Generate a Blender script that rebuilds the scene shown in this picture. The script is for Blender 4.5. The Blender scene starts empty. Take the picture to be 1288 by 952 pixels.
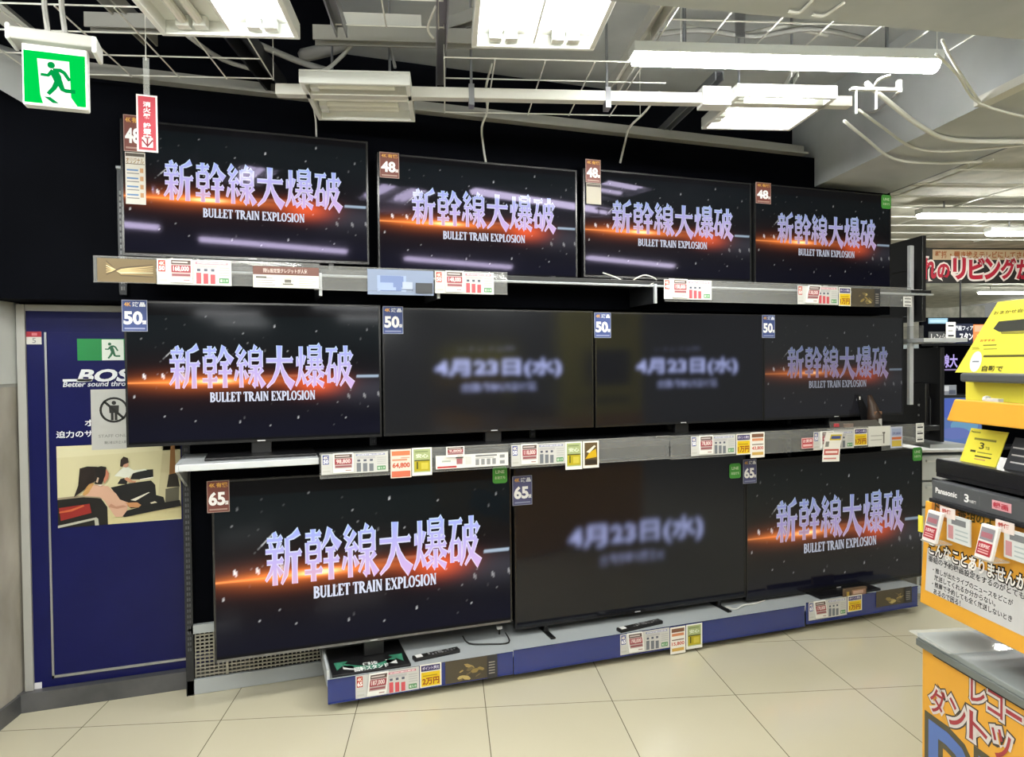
import bpy, math, random
import numpy as np
from mathutils import Vector, Matrix
random.seed(7)
rng = np.random.default_rng(11)
SC = bpy.context.scene
COL = SC.collection

# ------------------------------------------------------------------ camera
FPX, PIT, ROL, HW, HT = 880.0, 0.02112, -0.009655, 1.23389, -0.08088
CX, CY, CH = 634.5, 476.0, 1.6
def _rot(p, r):
    cp, sp, cr, sr = math.cos(p), math.sin(p), math.cos(r), math.sin(r)
    return np.array([[cr, -sr, 0], [sr, cr, 0], [0, 0, 1]]) @ np.array([[1, 0, 0], [0, cp, -sp], [0, sp, cp]])
CM = _rot(PIT, ROL)
BAS = np.array([[math.sin(HW), 0, math.cos(HW)], [-math.cos(HW), 0, math.sin(HW)], [0, -1, 0]])
W2 = BAS @ CM.T
cam = bpy.data.cameras.new('camera'); cam.sensor_width = 36.0; cam.sensor_fit = 'HORIZONTAL'
cam.lens = FPX * 36.0 / 1288.0
cam.shift_x = (644.0 - CX) / 1288.0; cam.clip_end = 200; cam.clip_start = 0.05
co = bpy.data.objects.new('camera', cam); COL.objects.link(co)
r_, u_, b_ = W2 @ np.array([1, 0, 0]), W2 @ np.array([0, -1, 0]), -(W2 @ np.array([0, 0, 1]))
co.matrix_world = Matrix(((r_[0], u_[0], b_[0], 0), (r_[1], u_[1], b_[1], 0), (r_[2], u_[2], b_[2], CH), (0, 0, 0, 1)))
SC.camera = co

# ------------------------------------------------------------------ world, exposure
SC.view_settings.view_transform = 'Standard'; SC.view_settings.look = 'None'
SC.view_settings.exposure = 0.0; SC.view_settings.gamma = 1.0; SC.view_settings.use_curve_mapping = False
SC.cycles.transparent_max_bounces = 24
wd = bpy.data.worlds.new('world'); SC.world = wd; wd.use_nodes = True
bg = wd.node_tree.nodes.get('Background') or wd.node_tree.nodes.new('ShaderNodeBackground')
bg.inputs['Color'].default_value = (0.98, 1.0, 0.95, 1); bg.inputs['Strength'].default_value = 0.24
TUBE = 72.0       # radiance of a fluorescent tube
BARL = 96.0       # radiance of an LED bar diffuser

# ------------------------------------------------------------------ placing helpers (real planes seen from the camera)
def ray(x, y): return W2 @ np.array([(x - CX) / FPX, (y - CY) / FPX, 1.0])
C0 = np.array([0, 0, CH])
G1 = BAS @ np.array([math.cos(HT), 0, -math.sin(HT)]); G2 = BAS @ np.array([math.sin(HT), 0, math.cos(HT)])
ZU = np.array([0, 0, 1.0]); XU = np.array([1.0, 0, 0]); YU = np.array([0, 1.0, 0])
def onY(x, y, D): v = ray(x, y); p = C0 + v * (D / v[1]); return p[0], p[2]
def onZ(x, y, z): v = ray(x, y); p = C0 + v * ((z - CH) / v[2]); return float(p @ G1), float(p @ G2)     # grid a, b
def onA(x, y, s): v = ray(x, y); p = C0 + v * (s / (v @ G1)); return -float(p @ G2), p[2]               # u=-b, v=z
def onB(x, y, b): v = ray(x, y); p = C0 + v * (b / (v @ G2)); return float(p @ G1), p[2]                # a, z

class Frame:
    def __init__(s, o, u, v, w): s.o, s.u, s.v, s.w = [np.array(k, float) for k in (o, u, v, w)]
    def __call__(s, p): return s.o + s.u * p[0] + s.v * p[1] + s.w * p[2]
WALL = Frame((0, 0, 0), XU, ZU, -YU)           # u=X, v=Z, w=-Y (towards the shopper)
GRID = Frame((0, 0, 0), G1, ZU, -G2)           # u=a, v=z, w=-b
AISLE = Frame((0, 0, 0), -G2, ZU, -G1)         # u=-b, v=z, w=-a   (faces left across the aisle)

# ------------------------------------------------------------------ materials
def s2l(c): return tuple((x / 12.92 if x <= .04045 else ((x + .055) / 1.055) ** 2.4) for x in c)
MATS = {}
def principled(name, rgb, rough=.5, metal=0., spec=.5, **k):
    m = bpy.data.materials.new(name); m.use_nodes = True
    p = m.node_tree.nodes['Principled BSDF']
    p.inputs['Base Color'].default_value = (*rgb, 1); p.inputs['Roughness'].default_value = rough
    p.inputs['Metallic'].default_value = metal; p.inputs['Specular IOR Level'].default_value = spec
    for a, b in k.items(): p.inputs[a.replace('_', ' ')].default_value = b
    MATS[name] = m; return m
def noisy(name, c1, c2, scale, rough=.5, detail=4, bump=0., spec=.5, metal=0, stretch=(1, 1, 1), lo=.35, hi=.65):
    m = principled(name, c1, rough, metal, spec); nt = m.node_tree; p = nt.nodes['Principled BSDF']
    tc = nt.nodes.new('ShaderNodeTexCoord'); mp = nt.nodes.new('ShaderNodeMapping'); mp.inputs['Scale'].default_value = stretch
    n = nt.nodes.new('ShaderNodeTexNoise'); n.inputs['Scale'].default_value = scale; n.inputs['Detail'].default_value = detail
    cr = nt.nodes.new('ShaderNodeValToRGB'); cr.color_ramp.elements[0].position = lo; cr.color_ramp.elements[1].position = hi
    cr.color_ramp.elements[0].color = (*c1, 1); cr.color_ramp.elements[1].color = (*c2, 1)
    nt.links.new(tc.outputs['Object'], mp.inputs['Vector']); nt.links.new(mp.outputs['Vector'], n.inputs['Vector'])
    nt.links.new(n.outputs['Fac'], cr.inputs['Fac']); nt.links.new(cr.outputs['Color'], p.inputs['Base Color'])
    if bump:
        b = nt.nodes.new('ShaderNodeBump'); b.inputs['Strength'].default_value = bump; b.inputs['Distance'].default_value = .01
        nt.links.new(n.outputs['Fac'], b.inputs['Height']); nt.links.new(b.outputs['Normal'], p.inputs['Normal'])
    return m
def emit(name, rgb, st):
    m = bpy.data.materials.new(name); m.use_nodes = True; nt = m.node_tree
    nt.nodes.remove(nt.nodes['Principled BSDF']); e = nt.nodes.new('ShaderNodeEmission')
    e.inputs['Color'].default_value = (*rgb, 1); e.inputs['Strength'].default_value = st
    nt.links.new(e.outputs[0], nt.nodes['Material Output'].inputs['Surface']); MATS[name] = m; return m
def clear(name, tint, fac, rough=.05):
    m = bpy.data.materials.new(name); m.use_nodes = True; nt = m.node_tree; p = nt.nodes['Principled BSDF']
    p.inputs['Base Color'].default_value = (*tint, 1); p.inputs['Roughness'].default_value = rough
    t = nt.nodes.new('ShaderNodeBsdfTransparent'); x = nt.nodes.new('ShaderNodeMixShader'); x.inputs['Fac'].default_value = fac
    nt.links.new(t.outputs[0], x.inputs[1]); nt.links.new(p.outputs[0], x.inputs[2])
    nt.links.new(x.outputs[0], nt.nodes['Material Output'].inputs['Surface']); MATS[name] = m; return m
def screen_mat(name, rough, tint, spec=.5):
    m = principled(name, (.004, .004, .005), rough, 0, spec); nt = m.node_tree; p = nt.nodes['Principled BSDF']
    p.inputs['Specular Tint'].default_value = (*tint, 1)
    a = nt.nodes.new('ShaderNodeAttribute'); a.attribute_name = 'glow'
    nt.links.new(a.outputs['Color'], p.inputs['Emission Color']); p.inputs['Emission Strength'].default_value = 1.0
    return m
def MAT(n):
    if n in MATS: return MATS[n]
    if n[0] == '#':      # printed paper / plastic of one flat colour
        c = tuple(int(n[i:i + 2], 16) / 255 for i in (1, 3, 5)); return principled(n, s2l(c), .45, 0, .35) if len(n) == 7 else None
    if n[0] == '~':      # screen picture of one flat colour: emits
        c = tuple(int(n[i:i + 2], 16) / 255 for i in (1, 3, 5)); return emit(n, s2l(c), 1.0)
    raise KeyError(n)
screen_mat('oled_glass', .05, (.72, .62, 1.0), .10)
screen_mat('lcd_glass', .09, (.95, .97, 1.0), .42)
screen_mat('lcd_dark', .07, (.9, .92, 1.0), .08)
screen_mat('lcd_matte', .13, (.95, .97, 1.0), .42)
principled('tv_plastic', (.006, .006, .007), .35)
principled('tv_bezel', (.010, .010, .011), .22)
principled('tv_metal', (.22, .22, .23), .3, .9)
principled('black_plastic', (.008, .008, .009), .4)
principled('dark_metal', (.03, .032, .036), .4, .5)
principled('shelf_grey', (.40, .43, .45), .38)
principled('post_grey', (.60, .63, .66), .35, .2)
principled('white_metal', (.62, .62, .58), .4)
principled('cream_enamel', (.76, .78, .76), .35)
principled('grey_trim', (.30, .30, .28), .55)
principled('channel_steel', (.28, .29, .31), .4, .6)
principled('grey_plastic', (.35, .35, .33), .5)
principled('mesh_steel', (.33, .32, .28), .4, .5)
principled('cable_white', (.62, .62, .58), .5)
principled('cable_grey', (.34, .34, .33), .6)
principled('cable_black', (.01, .01, .01), .5)
principled('wire_white', (.72, .72, .68), .4)
principled('blue_rail', s2l((.13, .19, .46)), .09, 0, .5, Coat_Weight=.6, Coat_Roughness=.04)
principled('white_plastic', (.70, .71, .70), .35)
principled('drawer_plastic', (.58, .61, .61), .3)
principled('orange_board', s2l((.89, .65, .22)), .4)
principled('yellow_board', s2l((.93, .88, .30)), .4)
principled('display_grey', (.08, .085, .09), .35)
principled('silver_line', (.42, .43, .45), .3, .8)
noisy('black_panel', (.0014, .0017, .003), (.0022, .0026, .0045), 3, .6, spec=.02)
noisy('dark_void', (.0025, .003, .005), (.006, .0066, .009), 2, .9, spec=.02)
noisy('door_blue', s2l((.06, .075, .29)), s2l((.07, .085, .31)), 5, .3, spec=.2)
noisy('ceiling_paint', (.44, .465, .48), (.54, .565, .58), 2.5, .8, bump=.15)
noisy('concrete', (.40, .425, .44), (.52, .545, .56), 1.6, .85, bump=.2)
noisy('plinth_grey', (.06, .062, .066), (.10, .10, .105), 6, .35)
noisy('marble', s2l((.50, .48, .44)), s2l((.74, .72, .68)), 3.2, .25, 9, stretch=(1, 1, .45), lo=.3, hi=.72)
noisy('plaster_light', s2l((.74, .75, .74)), s2l((.80, .81, .80)), 3, .5)
noisy('far_ceiling', s2l((.60, .60, .55)), s2l((.74, .73, .68)), 5, .8, bump=.1)
emit('tube_lit', (1.0, 1.0, .95), TUBE)
emit('bar_lit', (1.0, 1.0, .94), BARL)
principled('tube_off', (.72, .72, .66), .25)
principled('reflector', (.80, .80, .76), .3)
emit('sign_green', s2l((.0, .86, .33)), 1.0)
emit('sign_white', (.95, 1.0, .96), 1.25)
emit('sign_figure', s2l((.02, .64, .30)), 1.0)
clear('clear_rail', (.55, .56, .55), .16)
clear('clear_sleeve', (.75, .78, .76), .22)
clear('acrylic', (.70, .73, .72), .42)
principled('green_sticker', s2l((.27, .60, .24)), .4)

# floor: glossy cream tiles laid on the store's grid
m = principled('floor_tile', s2l((.84, .81, .67)), .09, 0, .5); nt = m.node_tree; p = nt.nodes['Principled BSDF']
tc = nt.nodes.new('ShaderNodeTexCoord'); mp = nt.nodes.new('ShaderNodeMapping')
nt.links.new(tc.outputs['UV'], mp.inputs['Vector'])
br = nt.nodes.new('ShaderNodeTexBrick'); br.offset = 0; br.squash = 1
br.inputs['Scale'].default_value = 1; br.inputs['Mortar Size'].default_value = .0022; br.inputs['Brick Width'].default_value = .6
br.inputs['Row Height'].default_value = .6; br.inputs['Mortar Smooth'].default_value = .2
c1, c2 = s2l((.80, .775, .68)), s2l((.815, .79, .695))
br.inputs['Color1'].default_value = (*c1, 1); br.inputs['Color2'].default_value = (*c2, 1); br.inputs['Mortar'].default_value = (.16, .14, .10, 1)
nz = nt.nodes.new('ShaderNodeTexNoise'); nz.inputs['Scale'].default_value = 2.5; nz.inputs['Detail'].default_value = 5
mx = nt.nodes.new('ShaderNodeMix'); mx.data_type = 'RGBA'; mx.blend_type = 'MULTIPLY'; mx.inputs['Factor'].default_value = .35
cr = nt.nodes.new('ShaderNodeValToRGB'); cr.color_ramp.elements[0].color = (.82, .82, .80, 1); cr.color_ramp.elements[1].color = (1, 1, 1, 1)
nt.links.new(mp.outputs['Vector'], br.inputs['Vector']); nt.links.new(mp.outputs['Vector'], nz.inputs['Vector'])
nt.links.new(nz.outputs['Fac'], cr.inputs['Fac']); nt.links.new(br.outputs['Color'], mx.inputs[6]); nt.links.new(cr.outputs['Color'], mx.inputs[7])
nt.links.new(mx.outputs[2], p.inputs['Base Color'])
FLOOR_MAP = mp

# ------------------------------------------------------------------ text
_tc = {}
def text_geo(s, off=0.0):
    if (s, off) in _tc: return _tc[(s, off)]
    c = bpy.data.curves.new('t', 'FONT'); c.body = s; c.size = 1; c.offset = off; c.resolution_u = 3
    o = bpy.data.objects.new('t', c); COL.objects.link(o)
    dg = bpy.context.evaluated_depsgraph_get(); me = o.evaluated_get(dg).to_mesh()
    V = np.array([v.co[:2] for v in me.vertices]) if len(me.vertices) else np.zeros((0, 2))
    F = [tuple(p.vertices) for p in me.polygons]
    o.evaluated_get(dg).to_mesh_clear(); bpy.data.objects.remove(o); bpy.data.curves.remove(c)
    _tc[(s, off)] = (V, F); return V, F

# ------------------------------------------------------------------ mesh builder
ORG = {}
class MB:
    def __init__(s, fr=WALL): s.fr = fr; s.v = []; s.f = []; s.m = []; s.names = []; s.uv = None; s.cols = None
    def mi(s, n):
        if n not in s.names: s.names.append(n)
        return s.names.index(n)
    def add(s, pts, faces, m):
        k = len(s.v); s.v += [s.fr(p) for p in pts]; i = s.mi(m)
        for f in faces: s.f.append(tuple(k + q for q in f)); s.m.append(i)
    def box(s, u0, v0, w0, u1, v1, w1, m):
        u0, u1 = min(u0, u1), max(u0, u1); v0, v1 = min(v0, v1), max(v0, v1); w0, w1 = min(w0, w1), max(w0, w1)
        s.add([(u0, v0, w0), (u1, v0, w0), (u1, v1, w0), (u0, v1, w0), (u0, v0, w1), (u1, v0, w1), (u1, v1, w1), (u0, v1, w1)],
              [(0, 3, 2, 1), (4, 5, 6, 7), (0, 1, 5, 4), (1, 2, 6, 5), (2, 3, 7, 6), (3, 0, 4, 7)], m)
    def hexa(s, lo, hi, m):     # two quads lo, hi (4 pts each, same winding)
        s.add(list(lo) + list(hi), [(0, 3, 2, 1), (4, 5, 6, 7), (0, 1, 5, 4), (1, 2, 6, 5), (2, 3, 7, 6), (3, 0, 4, 7)], m)
    def rect(s, u0, v0, u1, v1, w, m): s.add([(u0, v0, w), (u1, v0, w), (u1, v1, w), (u0, v1, w)], [(0, 1, 2, 3)], m)
    def poly(s, pts, w, m): s.add([(a, b, w) for a, b in pts], [tuple(range(len(pts)))], m)
    def prism(s, pts, w0, w1, m):
        n = len(pts); s.add([(a, b, w0) for a, b in pts] + [(a, b, w1) for a, b in pts],
              [tuple(range(n - 1, -1, -1)), tuple(range(n, 2 * n))] + [(i, (i + 1) % n, n + (i + 1) % n, n + i) for i in range(n)], m)
    def disc(s, u, v, ru, rv, w, m, n=20): s.poly([(u + ru * math.cos(2 * math.pi * i / n), v + rv * math.sin(2 * math.pi * i / n)) for i in range(n)], w, m)
    def ring(s, u, v, r0, r1, w, m, n=28):
        A = [(u + r0 * math.cos(2 * math.pi * i / n), v + r0 * math.sin(2 * math.pi * i / n), w) for i in range(n)]
        B = [(u + r1 * math.cos(2 * math.pi * i / n), v + r1 * math.sin(2 * math.pi * i / n), w) for i in range(n)]
        s.add(A + B, [(i, n + i, n + (i + 1) % n, (i + 1) % n) for i in range(n)], m)
    def tube(s, pts, r, m, n=6):
        P = [np.array(s.fr(p)) for p in pts]; k = len(s.v); i = s.mi(m); rr = r if isinstance(r, (list, tuple)) else [r] * len(P)
        for j, p in enumerate(P):
            t = P[min(j + 1, len(P) - 1)] - P[max(j - 1, 0)]; t = t / (np.linalg.norm(t) + 1e-9)
            a = np.cross(t, ZU if abs(t[2]) < .9 else XU); a /= np.linalg.norm(a); b = np.cross(t, a)
            for q in range(n): th = 2 * math.pi * q / n; s.v.append(p + rr[j] * (a * math.cos(th) + b * math.sin(th)))
        for j in range(len(P) - 1):
            for q in range(n): s.f.append((k + j * n + q, k + j * n + (q + 1) % n, k + (j + 1) * n + (q + 1) % n, k + (j + 1) * n + q)); s.m.append(i)
        s.f.append(tuple(k + q for q in range(n - 1, -1, -1))); s.m.append(i)
        s.f.append(tuple(k + (len(P) - 1) * n + q for q in range(n))); s.m.append(i)
    def text(s, t, u0, v0, u1, v1, w, m, off=0.0, keep=False, shear=0.0):
        V, F = text_geo(t, off)
        if not len(V): return
        B0, _ = text_geo(t, 0.0); lo, hi = B0.min(0), B0.max(0); d = np.maximum(hi - lo, 1e-6)
        su, sv = (u1 - u0) / d[0], (v1 - v0) / d[1]
        if keep: su = sv = min(su, sv)
        Q = (V - lo) * [su, sv]
        s.add([(u0 + q[0] + shear * q[1], v0 + q[1], w) for q in Q], F, m)
    def stroke(s, pts, ws, w, m, sx=1, sy=1, ox=0, oy=0):
        P = np.array(pts, float); n = len(P); L = []; Rr = []
        for j in range(n):
            t = P[min(j + 1, n - 1)] - P[max(j - 1, 0)]; t = t / (np.linalg.norm(t) + 1e-9); nn = np.array([-t[1], t[0]]) * ws[j] / 2
            L.append(P[j] + nn); Rr.append(P[j] - nn)
        Q = [(ox + q[0] * sx, oy + q[1] * sy, w) for q in L + Rr]
        s.add(Q, [(j, n + j, n + j + 1, j + 1) for j in range(n - 1)], m)
    def build(s, name, parent=None, bevel=0, smooth=False, label=None, cat=None, group=None, kind=None, origin=None):
        V = np.array(s.v)
        if parent is None and origin is None:
            lo, hi = V.min(0), V.max(0); origin = np.array([(lo[0] + hi[0]) / 2, (lo[1] + hi[1]) / 2, lo[2]])
        if parent is not None: origin = ORG[parent.name]
        me = bpy.data.meshes.new(name); me.from_pydata([tuple(p - origin) for p in V], [], s.f)
        for n in s.names: me.materials.append(MAT(n))
        me.polygons.foreach_set('material_index', s.m)
        if smooth: me.polygons.foreach_set('use_smooth', [True] * len(s.f))
        if s.cols is not None:
            a = me.color_attributes.new('glow', 'FLOAT_COLOR', 'POINT')
            a.data.foreach_set('color', np.concatenate([np.asarray(s.cols, float), np.ones((len(s.cols), 1))], 1).ravel())
        me.update()
        o = bpy.data.objects.new(name, me); COL.objects.link(o)
        if parent is not None: o.parent = parent
        else: o.location = origin
        ORG[o.name] = origin
        if bevel:
            b = o.modifiers.new('bevel', 'BEVEL'); b.width = bevel; b.segments = 2; b.limit_method = 'ANGLE'; b.angle_limit = math.radians(40)
        tag(o, label, cat, group, kind); return o
def tag(o, label=None, cat=None, group=None, kind=None):
    if label: o['label'] = label
    if cat: o['category'] = cat
    if group: o['group'] = group
    if kind: o['kind'] = kind
def thing(name, loc, label, cat, group=None):
    o = bpy.data.objects.new(name, None); COL.objects.link(o); o.location = loc; o.empty_display_size = .1
    ORG[o.name] = np.array(loc, float); tag(o, label, cat, group); return o
def struct(mb, name, **k): return mb.build(name, kind='structure', **k)
def gp(a, z, b): return GRID((a, z, -b))

# ------------------------------------------------------------------ the room
mb = MB(GRID)
fa0, fa1, fb0, fb1 = -4.5, 13.0, -14.0, 16.0
mb.add([(fa0, 0, -fb0), (fa1, 0, -fb0), (fa1, 0, -fb1), (fa0, 0, -fb1)], [(0, 1, 2, 3)], 'floor_tile')
fl = struct(mb, 'floor', origin=np.zeros(3))
uvl = fl.data.uv_layers.new(name='UVMap')
for lp in fl.data.loops:
    c = np.array(fl.data.vertices[lp.vertex_index].co); uvl.data[lp.index].uv = (float(c @ G1), float(c @ G2))
ga, gb = onZ(608, 863, 0)      # a tile line along the aisle runs through here
_, gb2 = onZ(770, 881.5, 0)    # and one across it through here
FLOOR_MAP.inputs['Location'].default_value = (-(ga - .3 + .3) + 3.0, -gb2 + 3.0, 0)

YW = 3.88        # back wall
mb = MB(); mb.box(-4.5, 0, -YW, 4.08, 3.6, -YW - .12, 'dark_void'); struct(mb, 'wall_back')
mb = MB(); mb.box(-3.2, 1.905, -3.60, 4.02, 2.90, -YW, 'black_panel'); struct(mb, 'wall_fascia')
mb = MB(); mb.box(-.9, 2.90, -3.58, 3.28, 2.962, -3.70, 'grey_trim'); mb.box(-.9, 2.90, -3.54, 3.28, 2.912, -3.58, 'grey_trim'); struct(mb, 'trim_1')
# side wall of marble running towards the shopper on the left
P0 = np.array([-1.075, 3.80, 0]); 
MAR = Frame(P0, -G2, ZU, G1)
mb = MB(MAR); mb.box(-.06, 0, 0, 2.6, 1.515, -.15, 'marble'); mb.box(-.06, 1.515, .0, 2.6, 1.53, -.15, 'grey_trim'); mb.box(-.06, 1.53, .002, 2.6, 2.4, -.15, 'plaster_light')
struct(mb, 'wall_left')
mb = MB(MAR); mb.box(.02, 0, .001, 2.6, .085, .014, 'plinth_grey'); struct(mb, 'baseboard_left')
# plinth under the door
mb = MB(); mb.box(-1.10, 0, -3.775, -.05, .088, -YW, 'plinth_grey'); struct(mb, 'baseboard_back')
# ceilings
cx0, _ = onZ(430, 45, 3.28)
mb = MB(GRID); mb.box(cx0, 3.28, .2, 2.36, 3.36, -4.6, 'ceiling_paint'); struct(mb, 'ceiling')
mb = MB(GRID); mb.box(-4.5, 3.28, 14.0, 2.36, 3.36, .2, 'ceiling_paint'); struct(mb, 'ceiling_near')
mb = MB(GRID); mb.box(-4.5, 3.55, .2, cx0, 3.62, -4.6, 'dark_void'); struct(mb, 'ceiling_left')
# beam running away from the shopper on the right, over the last set
mb = MB(GRID); mb.box(2.36, 2.715, .6, 2.95, 3.30, -5.6, 'concrete'); struct(mb, 'beam_right')
mb = MB(GRID); mb.box(2.95, 2.735, .6, 3.02, 2.80, -12, 'dark_metal'); struct(mb, 'shadow_gap_strip')  # dark strip stands in for the shadow gap between beam and far ceiling
# ceiling of the rest of the shop
mb = MB(GRID); mb.box(3.02, 2.84, .6, 12.0, 2.92, -16, 'far_ceiling')
struct(mb, 'ceiling_right')
mb = MB(GRID); mb.box(2.36, 2.84, -4.6, 3.02, 2.92, -16, 'far_ceiling'); struct(mb, 'ceiling_far')
mb = MB(GRID); mb.box(2.3, 0, -16, 13, 2.9, -16.1, 'far_ceiling'); struct(mb, 'wall_far')
# near soffit crossing above the shopper's head
a0, b0 = onZ(690, -6, 2.68); a1, b1 = onZ(1300, 51, 2.68)
mb = MB(GRID)
mb.hexa([(a0, 2.68, -b0), (a1, 2.68, -b1), (a1, 2.68, .5), (a0, 2.68, .5)], [(a0, 3.3, -b0), (a1, 3.3, -b1), (a1, 3.3, .5), (a0, 3.3, .5)], 'concrete'); struct(mb, 'beam_near')
# left beam behind the exit sign
A = onZ(-40, 10, 3.2); Bq = onZ(60, 66, 3.2)
mb = MB(WALL)
def wp(x, y, D): q = onY(x, y, D); return (q[0], q[1], -D)
mb.tube([wp(-60, -35, 3.2), wp(58, 62, 3.45)], .045, 'grey_trim', 4)
struct(mb, 'beam_left')
mb = MB(WALL); mb.hexa([wp(-60, 40, 3.3), wp(30, 72, 3.5), wp(30, 130, 3.5), wp(-60, 78, 3.3)], [wp(-60, 35, 3.5), wp(30, 66, 3.58), wp(30, 125, 3.58), wp(-60, 75, 3.5)], 'concrete'); struct(mb, 'beam_corner')

# ------------------------------------------------------------------ door with its poster print
DY = 3.82
def dpx(x, y): return onY(x, y, DY)
dx0, dtop = onY(31, 391, DY); dx0b, dbot = onY(45, 867, DY)
dx0 = (dx0 + dx0b) / 2; dbot = .089; dx1 = -.06
mb = MB(); mb.box(dx0, dbot, -DY, dx1, dtop, -DY - .04, 'door_blue'); door = struct(mb, 'door_1')
mb = MB()
mb.box(dx0 - .035, dbot, -DY + .02, dx0, dtop + .03, -DY - .05, 'grey_plastic')
mb.box(dx0, dtop, -DY + .02, dx1, dtop + .03, -DY - .05, 'grey_plastic'); mb.build('door_frame', door, bevel=.003)
mb = MB()
lx, ly = onY(57, 470, DY)[0], onY(62, 853, DY)[1]; lt = onY(60, 418, DY)[1]
mb.box(lx, ly, -DY, lx + .009, lt, -DY + .006, 'silver_line'); mb.box(lx, ly, -DY, dx1, ly + .012, -DY + .006, 'silver_line')
mb.box(lx, lt, -DY, dx1, lt + .003, -DY + .002, 'door_blue')
mb.build('inlay_strip', door)
mb = MB()
def drect(m, x0, y0, x1, y1, w, c):     # rectangle on the door from its corners
    a, b = dpx(x0, y0), dpx(x1, y1); m.rect(a[0], b[1], b[0], a[1], w, c)
w0 = -DY + .002
drect(mb, 97, 426, 160, 453, w0, '#0f7f3f'); drect(mb, 128, 427, 156, 453, w0 + .001, '#d5ded6')
# running figure
def fig(m, u0, v0, su, sv, w, c, mirror=False):
    def q(pts): return [(u0 + (1 - x if mirror else x) * su, v0 + y * sv) for x, y in pts]
    m.disc(u0 + (.35) * su, v0 + .87 * sv, .115 * su, .115 * su, w, c, 14)
    for pts, ws in (([(.42, .70), (.52, .52), (.56, .38)], [.2, .2, .17]), ([(.40, .73), (.62, .74), (.74, .68), (.90, .46)], [.09, .1, .09, .08]),
                    ([(.40, .72), (.25, .56), (.03, .57)], [.1, .08, .07]), ([(.54, .42), (.42, .2), (.24, .01)], [.14, .11, .09]),
                    ([(.58, .42), (.68, .18), (.78, .15), (1.06, .15)], [.14, .11, .1, .09])):
        P = [(u0 + x * su, v0 + y * sv) for x, y in pts]
        m.stroke(P, [k * su * 1.35 for k in ws], w, c)
a, b = dpx(132, 451), dpx(150, 430); fig(mb, a[0], a[1], b[0] - a[0], b[1] - a[1], w0 + .002, '#2f6b4c')
mb.build('exit_sticker', door, label='green and white running figure exit sticker')
mb = MB()
a, b = dpx(98, 480), dpx(215, 464); H = b[1] - a[1]
mb.text('BOSE', a[0] + .0, a[1] - .0, a[0] + .272, a[1] + H, w0, '#dfe3e8', .035, shear=.35)
drect(mb, 79, 477, 116, 479.5, w0, '#dfe3e8')
a, b = dpx(79, 488.5), dpx(79, 480.5)
mb.text('Better sound through research', a[0], a[1], a[0] + .45, b[1], w0, '#d6dbe4', .02, shear=.2)
a, b = dpx(107, 536), dpx(118, 527); mb.text('ボーズなら', a[0], a[1], a[0] + .24, b[1], w0, '#e8eaf0', .015)
a, b = dpx(71, 551), dpx(113, 541); mb.text('迫力のサウンド', a[0], a[1], a[0] + .265, b[1], w0, '#e8eaf0', .015)
mb.build('lettering', door, label='white lettering printed on the blue door')
# poster photo
mb = MB(); u0, v1 = dpx(71, 561.5); u1, v0 = dpx(228.5, 658); v0 = dpx(74, 664)[1]
PW, PH = u1 - u0, v1 - v0
mb.box(u0, v0, -DY, u1, v1, -DY + .002, '#cfc9a2')
def pp(pts, c, w): mb.poly([(u0 + x * PW, v0 + y * PH) for x, y in pts], -DY + .002 + w * .0007, c)
pp([(0, .86), (1, .9), (1, 1), (0, 1)], '#d6d1ae', 1); pp([(.8, .25), (1, .25), (1, 1), (.86, 1)], '#c3bb97', 1)
pp([(.38, .0), (1, .02), (1, .2), (.38, .18)], '#cbc193', 1)
pp([(.9, .5), (.92, .98), (.955, .98), (.96, .5)], '#8d6236', 2)
pp([(.88, .42), (.9, .58), (.97, .6), (.99, .42)], '#27211a', 3); pp([(.865, .2), (.87, .4), (.985, .42), (.98, .2)], '#5d5a4c', 3)
pp([(0, .36), (.21, .377), (.333, .35), (.39, .217), (.392, 0), (0, 0)], '#171514', 2); pp([(0, .345), (0, .37), (.21, .385), (.335, .36), (.35, .325), (.31, .34), (.2, .36)], '#9a8d76', 3)
pp([(.01, .246), (.25, .275), (.263, .16), (.023, .087)], '#8c2420', 4); pp([(.012, .20), (.10, .22), (.2, .265), (.21, .25), (.11, .195), (.012, .18)], '#c4623c', 5)
pp([(0, .03), (.30, .10), (.315, .08), (.32, 0), (.29, 0), (.285, .07), (0, 0)], '#b3b3a6', 5)
pp([(.42, .46), (.58, .50), (.75, .52), (.785, .46), (.79, .33), (.85, .30), (.87, .2), (.58, .18), (.49, .3)], '#131316', 3)
pp([(.475, .50), (.50, .56), (.53, .57), (.56, .54), (.55, .49)], '#1a191b', 5)
pp([(.58, .55), (.60, .62), (.70, .66), (.77, .66), (.77, .56), (.66, .54)], '#19191b', 4); pp([(.66, .53), (.77, .55), (.77, .565), (.66, .545)], '#e8e6da', 5)
pp([(.45, .60), (.49, .66), (.53, .71), (.57, .70), (.61, .66), (.70, .67), (.72, .655), (.61, .63), (.56, .56), (.50, .59)], '#dcdfd2', 6)
pp([(.53, .56), (.555, .58), (.60, .53), (.63, .525), (.62, .505), (.57, .51)], '#c58f70', 7)
pp([(.50, .72), (.505, .80), (.53, .84), (.565, .82), (.57, .76), (.53, .74), (.52, .71)], '#2b1d18', 8); pp([(.525, .71), (.53, .765), (.565, .785), (.568, .72), (.55, .70)], '#c08d74', 7)
pp([(.24, .507), (.25, .55), (.29, .52), (.24, .40), (.21, .377), (.195, .40)], '#c2965c', 9)
pp([(.21, .377), (.26, .50), (.305, .507), (.40, .478), (.465, .377), (.493, .304), (.559, .26), (.549, .16), (.512, .087), (.455, .087), (.408, .2), (.371, .3), (.333, .35)], '#cfa68f', 8)
pp([(.40, .22), (.47, .19), (.55, .21), (.52, .23), (.46, .22), (.42, .26)], '#b98a72', 10)
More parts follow.
